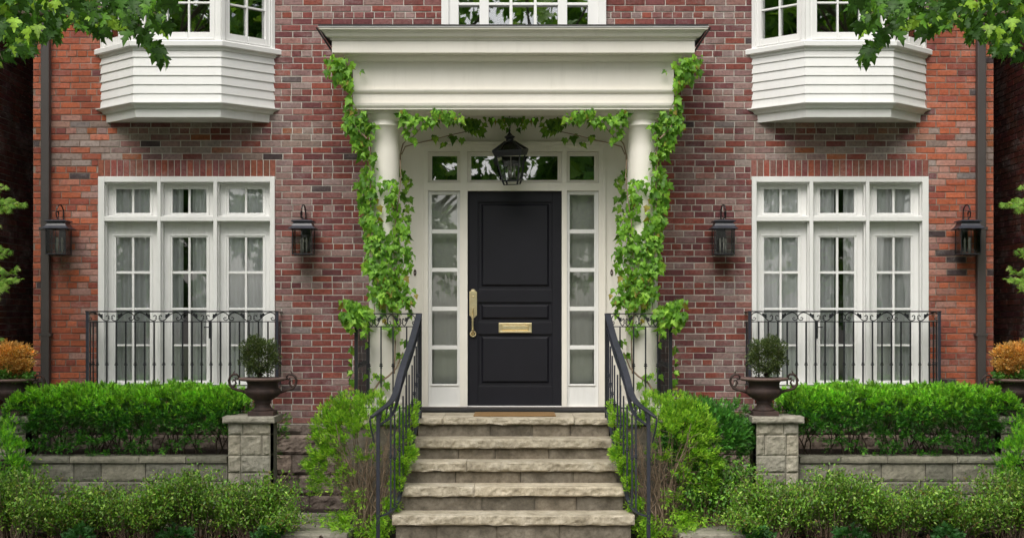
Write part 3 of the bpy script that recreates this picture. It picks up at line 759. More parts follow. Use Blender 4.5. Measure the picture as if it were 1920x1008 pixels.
def stair_railing():
    yf = -1.18; X = lambda p, Y=yf: PX(p, Y); Z = lambda p, Y=yf: PZ(p, Y)
    r = thing('stair_railing', side('black iron handrail with scrolls curving down the left side of the stone steps', 'black iron handrail with scrolls curving down the right side of the stone steps'),
              'railing', (-1.0, -1.6, 0.3), 'handrails beside the stone steps')
    xc, xp = X(668), X(787.5); zt, z2, zk, zb = Z(588), Z(612), Z(685), 1.19
    zl = 1.089
    m = MB(); m.bar([(xc - .01, yf, zt), (xp + .01, yf, zt)], .04, .012); m.bar([(xc, yf, zt - .002), (xc, -.04, zt - .002)], .038, .011); m.build('landing_rail', M['iron'], r)
    m = MB(); m.box(xc, xp, yf - .006, yf + .006, z2 - .005, z2 + .005); m.box(xc, xp, yf - .006, yf + .006, zb - .006, zb + .006)
    m.box(xc - .006, xc + .006, yf, -.04, z2 - .0045, z2 + .0045); m.box(xc - .006, xc + .006, yf, -.04, zb - .005, zb + .005); m.build('cross_rail', M['iron'], r)
    for x, y, w in ((xc, yf, .018), (xp, yf, .018), (xc, -.06, .014)):
        m = MB(); m.box(x - w, x + w, y - w, y + w, zl + .0, zt - .006); m.build('post', M['iron'], r)
    for px in (692, 714.5, 737, 762.5):
        x = X(px); m = MB(); m.box(x - .007, x + .007, yf - .007, yf + .007, zb, z2); knuckle(m, x, yf, zk, .019); m.build('baluster', M['iron'], r)
    for k in range(7):
        y = yf + (k + 1) * (1.12 / 8); m = MB(); m.box(xc - .0055, xc + .0055, y - .0055, y + .0055, zb, z2); knuckle(m, xc, y, zk, .019); m.build('baluster', M['iron'], r)
    for c in (701, 753):
        m = MB(); scroll_unit(m, X(c), z2 + .004, zt - .004, (xp - xc) / 4.6, yf, .0055, leaf=m); m.build('scrollwork', M['iron'], r)
    # handrail down the stairs: image points with their depth
    path = [(786, 588, -1.18), (771.6, 640, -1.55), (759, 675, -1.80), (749.5, 706, -2.0), (744.5, 727, -2.13), (739, 743, -2.26), (730.5, 755, -2.36), (719, 764, -2.43), (709, 771, -2.47), (696, 781, -2.5)]
    pts = [Vector((PX(a, y), y, PZ(b, y))) for a, b, y in path]
    def smooth(p, n=4):
        out = []
        for i in range(len(p) - 1):
            p0, p1, p2, p3 = p[max(i - 1, 0)], p[i], p[i + 1], p[min(i + 2, len(p) - 1)]
            for k in range(n):
                t = k / n; out.append(.5 * ((2 * p1) + (p2 - p0) * t + (2 * p0 - 5 * p1 + 4 * p2 - p3) * t * t + (3 * p1 - p0 - 3 * p2 + p3) * t ** 3))
        return out + [p[-1]]
    sp = smooth(pts)
    m = MB(); m.bar(sp, .062, .014); m.bar([p + Vector((0, 0, -.012)) for p in sp], .036, .012)
    e = pts[-1]; m.tube([e, e + Vector((-.012, 0, -.03)), e + Vector((-.004, .01, -.10)), e + Vector((.012, .03, -.17)), e + Vector((.02, .05, -.24))], .011, 6, .008)
    m.build('handrail', M['ironrail'], r, bevel=.003)
    up = [p + Vector((0, .0, -.135)) for p in sp[:-4]]
    m = MB(); m.bar(up, .03, .010); m.build('under_rail', M['ironrail'], r)
    lowpath = [(787, 767, -1.18), (775, 825, -1.62), (765, 868, -1.85), (756, 903, -2.05), (751, 925, -2.15), (742, 948, -2.28), (730, 960, -2.40), (712, 967, -2.47)]
    lp = smooth([Vector((PX(a, y), y, PZ(b, y))) for a, b, y in lowpath])
    m = MB(); m.bar(lp, .034, .012); m.build('lower_rail', M['ironrail'], r)
    nx = PX(709, -2.47); m = MB(); m.box(nx - .017, nx + .017, -2.487, -2.453, .0, PZ(773, -2.47)); m.build('newel_post', M['ironrail'], r, bevel=.003)
    def at(poly, y):
        for a, b in zip(poly, poly[1:]):
            if (a.y - y) * (b.y - y) <= 0 and abs(a.y - b.y) > 1e-6:
                t = (y - a.y) / (b.y - a.y); return a + (b - a) * t
        return poly[-1]
    ys = [-1.18 - .125 * (k + 1) for k in range(9)] + [-2.38]
    for y in ys:
        a, b = at(up, y), at(lp, y)
        if y < -2.35: a = at([p + Vector((0, 0, -.02)) for p in sp], y)
        m = MB(); m.box(b.x - .0075, b.x + .0075, y - .0075, y + .0075, b.z, a.z); knuckle(m, b.x, y, b.z + (a.z - b.z) * .52, .019)
        m.build('baluster', M['ironrail'], r)
    for k in range(1, 30, 4):      # small scrolls between handrail and under rail
        m = MB()
        a = sp[min(k, len(up) - 1)]; b = up[min(k + 2, len(up) - 1)]
        mid = (a + b) / 2; pts2 = []
        for q in range(13):
            t = q / 12; ang = t * 2.4 * PI; rr = .045 * (1 - .75 * t)
            pts2.append(mid + Vector((0, rr * math.cos(ang) * 1.1, rr * math.sin(ang))))
        m.tube(pts2, .005, 5)
        pts2 += [mid + Vector((0, 0, .0))]; m.tube([a + Vector((0, 0, -.02)), mid + Vector((0, .02, 0)), b], .005, 5)
        m.build('scrollwork', M['ironrail'], r)

# ------------------------------------------------------------------ lanterns
def wall_lantern(px, label):
    Y = -.19; cx = PX(px, Y); zc = PZ(453, Y); s = (DIST + Y) / F
    zb, zt = PZ(476, Y), PZ(430, Y)
    r = thing('wall_lantern', label, 'lantern', (cx, 0, zb), 'wall lanterns beside the glazed doors')
    w = 19 * s
    m = MB(); m.sqlathe([(w * .3, -.012), (w, -.010), (w, 0.0), (w * .96, .004)], (cx, Y, zb)); 
    for a in (-1, 1):
        for b in (-1, 1):
            m.box(cx + a * w - a * .009 if a > 0 else cx - w, cx + w if a > 0 else cx - w + .009, Y + b * w - (.009 if b > 0 else 0), Y + b * w + (.009 if b < 0 else 0), zb, zt)
    for b in (-1, 1): m.box(cx - .003, cx + .003, Y + b * w - .003, Y + b * w + .003, zb, zt)
    for a in (-.7, -.35, 0, .35, .7): m.lathe([(.004, -.02), (.009, -.016), (.004, -.010)], (cx + a * w, Y - w * .85, zb - .004), 8)
    m.build('frame', M['iron'], r)
    m = MB(); m.sqlathe([(w * 1.05, 0), (w * 1.32, .002), (w * 1.32, .010), (w * 1.22, .014), (w * 1.02, .035), (w * .90, .062), (w * .88, .075), (w * 1.08, .079), (w * 1.08, .090), (w * .95, .096), (w * .5, .104)], (cx, Y, zt))
    m.build('cap', M['ironrail'], r, bevel=.002)
    top = zt + .10
    pts = [(cx, -.015, zt - .02), (cx, -.02, top + .09)]
    for k in range(9): a = math.radians(0 + 180 * k / 8); pts.append((cx, -.105 + .085 * math.cos(a), top + .09 + .085 * math.sin(a) * .95))
    for k in range(10): a = math.radians(180 + 300 * k / 9); rr = .062 - .0045 * k; pts.append((cx - .0, -.125 + rr * math.cos(a) * .95, top + .075 + rr * math.sin(a)))
    m = MB(); m.tube([(x + (.0 if i < 4 else -.03 * min(1, (i - 3) / 8)), y, z) for i, (x, y, z) in enumerate(pts)], .0075, 7)
    m.tube([(cx, -.02, zt + .03), (cx, Y + w, zt + .03)], .009, 6); m.tube([(cx, Y, top), (cx - .012, Y, top + .03)], .008, 6)
    m.build('scroll_bracket', M['iron'], r)
    m = MB(); m.box(cx - .05, cx + .05, -.02, .0, zc - .10, zt + .06); m.build('back_plate', M['iron'], r, bevel=.004)
    m = MB()
    for (a, b) in ((-1, 0), (1, 0), (0, -1), (0, 1)):
        q = w - .004
        if a: m.box(cx + a * q - .001, cx + a * q + .001, Y - w + .01, Y + w - .01, zb, zt)
        else: m.box(cx - w + .01, cx + w - .01, Y + b * q - .001, Y + b * q + .001, zb, zt)
    m.build('glass', M['lglass'], r)
    m = MB()
    for k in range(3):
        a = 2 * PI * k / 3 + .5; x, y = cx + .034 * math.cos(a), Y + .034 * math.sin(a)
        m.lathe([(.009, 0), (.009, .10), (.006, .102), (.012, .118), (.013, .135), (.004, .168)], (x, y, zb + .01), 10)
    m.build('candle', M['candle'], r, smooth=True)

def hanging_lantern():
    Y = -.42; s = (DIST + Y) / F; cx = PX(955.5, Y); Z = lambda p: PZ(p, Y)
    r = thing('hanging_lantern', 'black glazed lantern hanging on a chain above the front door', 'lantern', (cx, Y, Z(347)))
    rot = math.radians(-13); tilt = Matrix.Translation((cx, Y, Z(255))) @ Matrix.Rotation(math.radians(-3), 4, 'Y') @ Matrix.Rotation(math.radians(6), 4, 'X') @ Matrix.Translation((-cx, -Y, -Z(255)))
    c = (cx + .0, Y, 0)
    a0, a1 = .135, .083
    ze, zt, zb = Z(283), Z(290), Z(338)
    m = MB(tilt)
    m.sqlathe([(a0 * 1.06, ze - .05), (a0 * 1.20, ze), (a0 * 1.20, ze + .012), (a0 * 1.1, ze + .016)], c, rot)
    # hip roof ribs are thin bars, panels glazed
    for (p, q) in ((-1, -1), (1, -1), (1, 1), (-1, 1)):
        def cr(h, z): return (c[0] + (p * math.cos(rot) - q * math.sin(rot)) * h, c[1] + (p * math.sin(rot) + q * math.cos(rot)) * h, z)
        m.tube([cr(a0 * 1.15, ze + .01), cr(.04, Z(265))], .010, 5)
        m.tube([cr(a0 * .98, ze - .02), cr(a1, zb)], .0095, 4); m.tube([cr(a1, zb), cr(a1 * .86, Z(345))], .010, 4)
    m.sqlathe([(a1 + .008, zb - .008), (a1 + .010, zb + .008)], c, rot) 
    m.v = m.v; m.sqlathe([(a1 * .9, Z(346.5)), (a1 * .92, Z(345))], c, rot)
    m.lathe([(.030, Z(266)), (.042, Z(264)), (.040, Z(261)), (.046, Z(259)), (.058, Z(257)), (.055, Z(256)), (.030, Z(253.5)), (.020, Z(251)), (.010, Z(249)), (.007, Z(244))], (c[0], c[1], 0), 16)
    m.build('frame', M['iron'], r)
    g = MB(tilt)
    for k in range(4):
        t = rot + k * PI / 2
        def q(x, h, z): return (c[0] + x * math.cos(t) + h * math.sin(t), c[1] + x * math.sin(t) - h * math.cos(t), z)
        for (h0, h1, z0, z1, sgn) in ((a1 * .97, a0 * .95, zb + .008, ze - .03, 1), (a0 * 1.08, .04, ze + .015, Z(266), 1)):
            g.add([q(-h0, h0, z0), q(h0, h0, z0), q(h1, h1, z1), q(-h1, h1, z1)], [(0, 1, 2, 3)])
    g.build('glass', M['lglass'], r)
    k = MB(tilt)
    for i in range(3):
        a = 2 * PI * i / 3 + .4; x, y = c[0] + .035 * math.cos(a), c[1] + .035 * math.sin(a)
        k.lathe([(.010, 0), (.010, .06), (.006, .062), (.013, .08), (.013, .10), (.003, .13)], (x, y, zb + .04), 10)
    k.lathe([(.006, .0), (.006, .2)], (c[0], c[1], zb + .05), 8); k.lathe([(.05, .0), (.05, .006)], (c[0], c[1], zb + .03), 12)
    k.build('candle', M['candle'], r)
    ch = MB(); z = Z(246); i = 0
    while z < 4.5:
        pts = [(cx + (.010 * math.cos(t) if i % 2 else 0), Y + (0 if i % 2 else .010 * math.cos(t)), z + .018 + .020 * math.sin(t)) for t in np.linspace(0, 2 * PI, 11)]
        ch.tube(pts, .0032, 5); z += .031; i += 1
    ch.build('chain', M['iron'], r)
hanging_lantern()

# ------------------------------------------------------------------ stone steps
def stairs():
    r = thing('stone_steps', 'pale rock-faced stone steps rising to the black front door', 'steps', (0, -1.9, 0))
    rs = random.Random(8)
    tops = [(783, -1.20, .0), (822.5, -1.50, .0), (866, -1.80, 0), (912, -2.10, 0), (965.5, -2.42, 0), (1026, -2.75, 0)]
    half = [1.0, 1.005, 1.035, 1.075, 1.125, 1.16]; th = [.066, .09, .088, .09, .09, .09]
    prev = None
    for k, (py, y, _) in enumerate(tops):
        z = PZ(py, y); h = half[k]
        yb = -.001 if k == 0 else tops[k - 1][1] + .06
        m = MB(); cuts = [-h, rs.uniform(-.5, .0) - (.2 if k == 0 else 0), h] if k in (0, 2, 3) else [-h, h]
        if k == 0: cuts = [-h, -.71, .62, h]
        for a, b in zip(cuts, cuts[1:]): m.rock(a + .002, b - .002, y, yb, z - th[k], z, .020, .016, 10, k * 7 + int(a * 10), .012, .003)
        m.build('tread', M['limestone'], r)
        # riser under this tread
        zb = PZ(tops[k + 1][0], tops[k + 1][1]) if k < 5 else 0.0
        rr = MB(); x = -h + .03
        while x < h - .04:
            w = min(rs.uniform(.35, .75), h - .03 - x)
            if h - .03 - x - w < .15: w = h - .03 - x
            rr.rock(x + .004, x + w - .004, y + .045, yb + .3, zb - .02, z - th[k] - .004, .010, .022, 9, rs.randint(0, 99), .01); x += w
        rr.box(-h + .04, h - .04, y + .06, min(yb + .3, -.0), zb - .1, z - th[k] - .006)
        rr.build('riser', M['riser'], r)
    m = MB()
    z = PZ(783, -1.2)
    for a, b in ((-1.72, -1.003), (1.003, 1.72)):
        m = MB(); m.box(a, b, -1.24, -.001, z - .066, z); m.build('landing_slab', M['limestone'], r, bevel=.006)
    for a, b in ((-1.68, -1.003), (1.003, 1.68)):
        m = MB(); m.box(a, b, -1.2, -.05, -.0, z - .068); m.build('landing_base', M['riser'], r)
stairs()
d = MB(); d.box(PX(888, -.9), PX(1042, -.9), -1.0, -.45, 1.0895, 1.103)
o = d.build('doormat', M['coir'], None, bevel=.006); tag(o, 'brown coir doormat lying in front of the black door', 'doormat')

# ------------------------------------------------------------------ garden masonry
def pier(px, label, w=.42, Y=-1.62):
    s = (DIST + Y) / F; x0 = PX(px, Y); x1 = x0 + w; zt = PZ(780.5, Y)
    r = thing('stone_pier', label, 'pier', ((x0 + x1) / 2, Y + w / 2, 0), 'stone piers carrying the iron urns')
    m = MB(); m.rock(x0 - .045, x1 + .045, Y - .05, Y + w + .05, zt - .058, zt, .010, .02, 12, int(px), .008, .004); m.build('capstone', M['ashlar'], r)
    m = MB(); zz = zt - .064; rs = random.Random(int(px)); k = 0
    while zz > 0:
        h = [.115, .20, .17, .12, .18, .15][k % 6]; zl = max(-.02, zz - h); cuts = [x0, x0 + w * rs.choice([.3, .35, .62, .7]), x1] if k % 3 != 3 else [x0, x1]
        if k == 1: cuts = [x0, x0 + .12, x0 + .335, x1]
        for a, b in zip(cuts, cuts[1:]): m.rock(a + .004, b - .004, Y, Y + .2, zl + .004, zz - .004, .014, .02, 12, rs.randint(0, 99), .014)
        zz -= h; k += 1
    m.build('stonework', M['ashlar'], r)
    m = MB(); m.box(x0 + .006, x1 - .004, Y + .02, Y + w, -.02, zt - .06); m.build('core', M['wallstone'], r)
    return (x0 + x1) / 2, Y + w / 2, zt

def planter_wall():
    Y = -1.45; x0, x1 = PX(38, Y), PX(427, Y); zt = PZ(855, Y)
    r = thing('garden_wall', side('low grey stone garden wall under the hedge left of the steps', 'low grey stone garden wall under the hedge right of the steps'), 'wall', ((x0 + x1) / 2, Y, 0), 'low garden walls')
    m = MB(); x = x0; rs = random.Random(4)
    while x < x1 - .01:
        w = min(rs.uniform(.4, .8), x1 - x); m.rock(x + .003, x + w - .003, Y - .03, Y + .22, zt - .062, zt, .006, .025, 9, rs.randint(0, 99), .006); x += w
    m.build('coping', M['wallstone'], r)
    m = MB(); zz = zt - .066
    while zz > 0:
        h = rs.choice([.15, .18, .13]); x = x0
        while x < x1 - .01:
            w = min(rs.uniform(.25, .6), x1 - x); m.rock(x + .004, x + w - .004, Y, Y + .15, max(-.02, zz - h) + .004, zz - .004, .010, .025, 9, rs.randint(0, 99), .010); x += w
        zz -= h
    m.build('stonework', M['wallstone'], r)
    m = MB(); m.box(x0 + .01, x1 - .01, Y + .016, Y + .2, -.02, zt - .064); m.build('core', M['grout'], r)
    # raised bed behind
    o = MB().box(-5.2, PX(436, -1.2), -1.24, -.03, 0, zt - .05).build('raised_bed', M['mulch'], None); tag(o, kind='structure')

def urn(cx, cy, z, label, S1=1.0):
    r = thing('iron_urn', label, 'urn', (cx, cy, z), 'rusty iron urns on stone piers')
    k = .00527 * S1
    m = MB(); b = [(24, 0), (24, 8), (23, 9), (22, 10), (18, 13), (14.5, 17), (13.5, 21), (14.5, 23), (16.5, 25), (14.5, 27), (20, 30.5), (28, 36), (33, 41), (34.5, 45), (33.5, 49), (29.5, 52), (28.5, 56), (29, 61), (31.5, 64.5)]
    m.lathe([(a * k, c * k) for a, c in b if c > 9.5], (cx, cy, z), 40); m.build('bowl', M['rust'], r, smooth=True)
    m = MB(); m.box(cx - 24 * k, cx + 24 * k, cy - 24 * k, cy + 24 * k, z, z + 9 * k); m.build('plinth', M['rust'], r, bevel=.003)
    m = MB(); m.lathe([(31 * k, 64.5 * k), (42 * k, 65.5 * k), (45 * k, 67.5 * k), (45.5 * k, 70 * k), (44 * k, 71 * k), (31 * k, 71.3 * k), (30 * k, 66 * k)], (cx, cy, z), 40); m.build('rim', M['rustrim'], r, smooth=True)
    m = MB(); m.lathe([(30.5 * k, 63 * k), (30.5 * k, 68.5 * k)], (cx, cy, z), 24); m.build('soil', M['mulch'], r)
    for s in (-1, 1):
        m = MB(); P = [(32, 43), (39, 46), (48, 48), (57, 51), (62, 58), (63.5, 66), (61, 73), (55, 77.5), (48.5, 77), (45, 72.5), (46.5, 68.5), (50, 68), (51, 71)]
        pts = [Vector((cx + s * a * k, cy, z + c * k)) for a, c in P]; m.tube(pts, 3.0 * k, 7, 1.9 * k)
        P = [(59, 52), (53, 56), (50, 61), (52, 66), (56, 66), (56.5, 62.5)]
        m.tube([(cx + s * a * k, cy, z + c * k) for a, c in P], 2.4 * k, 6, 1.4 * k)
        m.tube([(cx + s * a * k, cy, z + c * k) for a, c in ((55, 77.5), (54, 82), (52, 83.5))], 1.8 * k, 5, .6 * k)
        m.build('handle', M['rust'], r, smooth=True)
    return z + 68 * k
# ------------------------------------------------------------------ plants
def pick(rs, n, pal, w=None, jit=.15):
    idx = rs.choice(len(pal), size=n, p=w); c = np.array(pal)[idx]
    return c * rs.uniform(1 - jit, 1 + jit, size=(n, 1))
def branch(mb, rng, p, d, L, r, depth, seg=4, wob=.25, kids=2, spread=.6, ends=None, up=.1):
    pts = [Vector(p)]; d = Vector(d).normalized()
    for k in range(seg):
        d = (d + Vector((rng.gauss(0, wob), rng.gauss(0, wob), rng.gauss(0, wob) + up)) * .5).normalized(); pts.append(pts[-1] + d * (L / seg))
    mb.tube(pts, r, 5, r * .55)
    if depth == 0:
        if ends is not None: ends.append((pts[-1], d)); ends.append((pts[-2], d))
        return
    for i in range(kids):
        j = rng.randint(2, seg); nd = (d + Vector((rng.gauss(0, spread), rng.gauss(0, spread), rng.gauss(0, spread)))).normalized()
        branch(mb, rng, pts[j], nd, L * .68, r * .55, depth - 1, seg, wob, kids, spread, ends, up)

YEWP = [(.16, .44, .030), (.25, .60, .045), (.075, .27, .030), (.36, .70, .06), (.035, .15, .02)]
def sprigs(parent, rs, P, D, size, pal, w, name='foliage', m='yew', tmpl=None, nomirror=False):
    n = len(P); sc = rs.uniform(size * .7, size * 1.3, n)
    return leaf_mesh(name, tmpl or SPRIG, P, D, rs.normal(size=(n, 3)) + np.array([0, -.4, .6]), sc, pick(rs, n, pal, w), M[m], parent, nomirror)

def hedge():
    x0, x1 = PX(16, -1.2), PX(450, -1.2); zg = PZ(855, -1.45) - .05; zt = PZ(731, -.9)
    r = thing('yew_hedge', side('clipped bright green yew hedge above the low wall left of the steps', 'clipped bright green yew hedge above the low wall right of the steps'), 'hedge', ((x0 + x1) / 2, -.9, zg), 'clipped yew hedges')
    rs = np.random.RandomState(11); rng = random.Random(12)
    # foliage tufts on the outside of a rounded block, thinner towards the bottom
    C = []
    yf, yb = -1.40, -.42; cy = (yf + yb) / 2
    n = 0
    while n < 1400:
        u = rs.uniform(0, 1); f = rs.uniform()
        x = x0 + (x1 - x0) * u
        a = rs.uniform(-.15 * PI, 1.02 * PI)        # angle round the section, 0 = front
        ca, sa = math.cos(a), math.sin(a)
        ex = 2 / 3.2
        yy = cy - (abs(ca) ** ex) * np.sign(ca) * (yb - yf) / 2; hz = (zt - zg) * .60
        zz = zt - hz + (abs(sa) ** ex) * np.sign(sa) * hz
        e = min(u, 1 - u) * (x1 - x0)
        k = 1.0 if e > .22 else .55 + .45 * math.sqrt(max(0, 1 - (1 - e / .22) ** 2))
        zz = zt - (1 - k) * .35 - (zt - zz); yy = cy + (yy - cy) * (.7 + .3 * k)
        b = .07 * noise.noise(Vector((x * 2.2, yy * 3, zz * 3))) + .03 * noise.noise(Vector((x * 8, yy * 8, zz * 8)))
        yy += -b * ca; zz += b * max(0, sa)
        if zz < zg + .13 + .10 * noise.noise(Vector((x * 3, 0, 5))) and rs.uniform() < .8: continue
        C.append((x, yy, zz, a)); n += 1
    C = np.array(C)
    per = 17; P, D = [], []
    out = np.stack([np.zeros(len(C)), -np.cos(C[:, 3]), np.sin(C[:, 3])], 1)
    for c, o in zip(C, out):
        d = rs.normal(size=(per, 3)) * .62 + o + np.array([0, 0, .35]); d /= np.linalg.norm(d, axis=1)[:, None]
        P.append(c[None, :3] - o * rs.uniform(-.02, .075) + d * rs.uniform(.0, .045, size=(per, 1))); D.append(d)
    P = np.concatenate(P); D = np.concatenate(D)
    tint = np.repeat(rs.uniform(.6, 1.35, len(C)), per)
    n = len(P); new = (P[:, 2] + rs.normal(size=n) * .05) > zt - .16     # lime tips on top, dark sides: top light painted in by height
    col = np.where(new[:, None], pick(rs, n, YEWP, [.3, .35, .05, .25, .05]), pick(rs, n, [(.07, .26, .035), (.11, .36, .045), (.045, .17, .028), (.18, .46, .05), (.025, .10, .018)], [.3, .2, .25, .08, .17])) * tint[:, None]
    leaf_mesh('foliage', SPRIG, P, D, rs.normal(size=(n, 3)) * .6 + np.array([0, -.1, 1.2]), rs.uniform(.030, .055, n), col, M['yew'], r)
    # inner, sparser growth; hedge shade painted in as darker greens
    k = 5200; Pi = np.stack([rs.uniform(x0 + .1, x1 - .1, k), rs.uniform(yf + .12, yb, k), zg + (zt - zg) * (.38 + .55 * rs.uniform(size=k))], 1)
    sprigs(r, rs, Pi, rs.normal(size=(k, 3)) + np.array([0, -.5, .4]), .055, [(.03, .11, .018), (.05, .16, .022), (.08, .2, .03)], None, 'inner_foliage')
    m = MB()
    for i in range(46):
        x = rng.uniform(x0 + .15, x1 - .1); y = rng.uniform(-1.25, -.8)
        branch(m, rng, (x, y, zg), (rng.gauss(0, .35), rng.gauss(0, .2), 1), .30, .009, 2, 4, .3, 2, .5)
    m.build('stems', M['darktwig'], r)

def blob_shrub(name, label, cat, cx, cy, z0, rx, ry, h, nclump, per, cr, tmpl, size, pal, w, m, group=None, seed=1, stems=8, lowcut=.12, up=.4, twig='twig', bias=.0, stemr=.007, hole=0.0):
    r = thing(name, label, cat, (cx, cy, z0), group)
    rs = np.random.RandomState(seed); rng = random.Random(seed)
    C = []
    while len(C) < nclump:
        d = rs.normal(size=3); d /= np.linalg.norm(d)
        q = rs.uniform(.55, 1.0); k = 1 + .22 * noise.noise(Vector((d * 2.2 + seed).tolist())) + .12 * noise.noise(Vector((d * 6 + seed).tolist()))
        p = np.array([cx, cy, z0 + h * .5]) + d * q * k * np.array([rx, ry, h * .5])
        if p[2] < z0 + lowcut * h and rs.uniform() < .85: continue
        if hole and d[1] < 0 and abs(d[0]) < hole and d[2] < .35 and rs.uniform() < .92: continue
        C.append(p)
    c0 = np.array([cx, cy, z0 + h * .45])
    rad = rs.uniform(cr * .6, cr * 1.35, nclump)
    P, D = clump_cloud(rs, C, rad, [per] * nclump, lambda q: (q - c0) / (np.linalg.norm(q - c0, axis=1)[:, None] + 1e-6), up)
    tint = np.repeat(rs.uniform(.68, 1.32, nclump), per)[:, None]; n = len(P)
    leaf_mesh('foliage', tmpl, P, D, rs.normal(size=(n, 3)) * .8 + np.array([0, -.3, .8]), rs.uniform(size * .65, size * 1.3, n), pick(rs, n, pal, w, .2) * tint, M[m], r)
    mb = MB()
    for i in range(stems):
        a = rng.uniform(0, 2 * PI); b = C[rng.randrange(len(C))]
        base = Vector((cx + .10 * rx * math.cos(a), cy + .1 * ry * math.sin(a), z0))
        e = Vector(b.tolist()); q = [base]
        for k in range(1, 6): t = k / 5; q.append(base.lerp(e, t) + Vector((rng.gauss(0, .02), rng.gauss(0, .02), .05 * math.sin(t * PI) * (e.z - z0))))
        mb.tube(q, stemr, 5, stemr * .35)
    mb.build('stems', M[twig], r); return r

BOXP = [(.11, .26, .025), (.17, .36, .035), (.27, .46, .055), (.065, .17, .02), (.36, .50, .10), (.20, .16, .04)]
BOXW = [.28, .27, .17, .15, .09, .04]
PALEP = [(.10, .27, .03), (.16, .36, .045), (.24, .45, .07), (.055, .16, .02)]
YELP = [(.22, .46, .03), (.33, .60, .045), (.45, .70, .08), (.11, .29, .025)]

def spray_shrub(name, label, cat, cx, cy, z0, rx, ry, h, ntwig, per, tmpl, size, pal, w, m, group, seed, twig='twig'):
    """open shrub: thin arching twigs that carry their leaves along the outer half"""
    r = thing(name, label, cat, (cx, cy, z0), group)
    rs = np.random.RandomState(seed); rng = random.Random(seed); mb = MB(); P, D, CT = [], [], []
    ns = 7; lobes = [(rs.uniform(-1, 1), rs.uniform(-.6, .6), rs.uniform(.60, 1.06)) for _ in range(ns)]
    for i in range(ntwig):
        lx, ly, lh = lobes[rs.randint(ns)]
        ex = cx + rx * (lx * .8 + rs.normal() * .20); ey = cy + ry * (ly - .25 + rs.normal() * .45)
        top = z0 + h * lh * (1 - .25 * abs(lx) ** 3) * rs.uniform(.30, 1.0) ** .55
        b = Vector((cx + (ex - cx) * .45 + rs.normal() * .03, cy + (ey - cy) * .4, z0)); e = Vector((ex, ey, top)); q = [b]
        for k in range(1, 6):
            t = k / 5; q.append(b.lerp(e, t) + Vector((rs.normal() * .012, rs.normal() * .012, 0)) + Vector((-(ex - b.x), -(ey - b.y), 0)) * .35 * math.sin(t * PI) * .6)
        mb.tube(q, .0045, 4, .0015)
        tw = rs.uniform(.65, 1.35)
        for j in range(per):
            t = 1 - rs.uniform() ** 1.3 * .62; f = t * 5; k = min(4, int(f)); p = q[k].lerp(q[k + 1], f - k)
            sp = .035 + .05 * (1 - t)
            P.append((p.x + rs.normal() * sp, p.y + rs.normal() * sp, max(z0, p.z + rs.normal() * sp * .6))); dd = rs.normal(size=3) * .7; dd[2] += .5; D.append(dd); CT.append(tw)
    n = len(P)
    leaf_mesh('foliage', tmpl, P, D, rs.normal(size=(n, 3)) * .6 + np.array([0, -.2, 1.1]), rs.uniform(size * .6, size * 1.3, n), pick(rs, n, pal, w, .2) * np.array(CT)[:, None], M[m], r)
    mb.build('stems', M[twig], r); return r

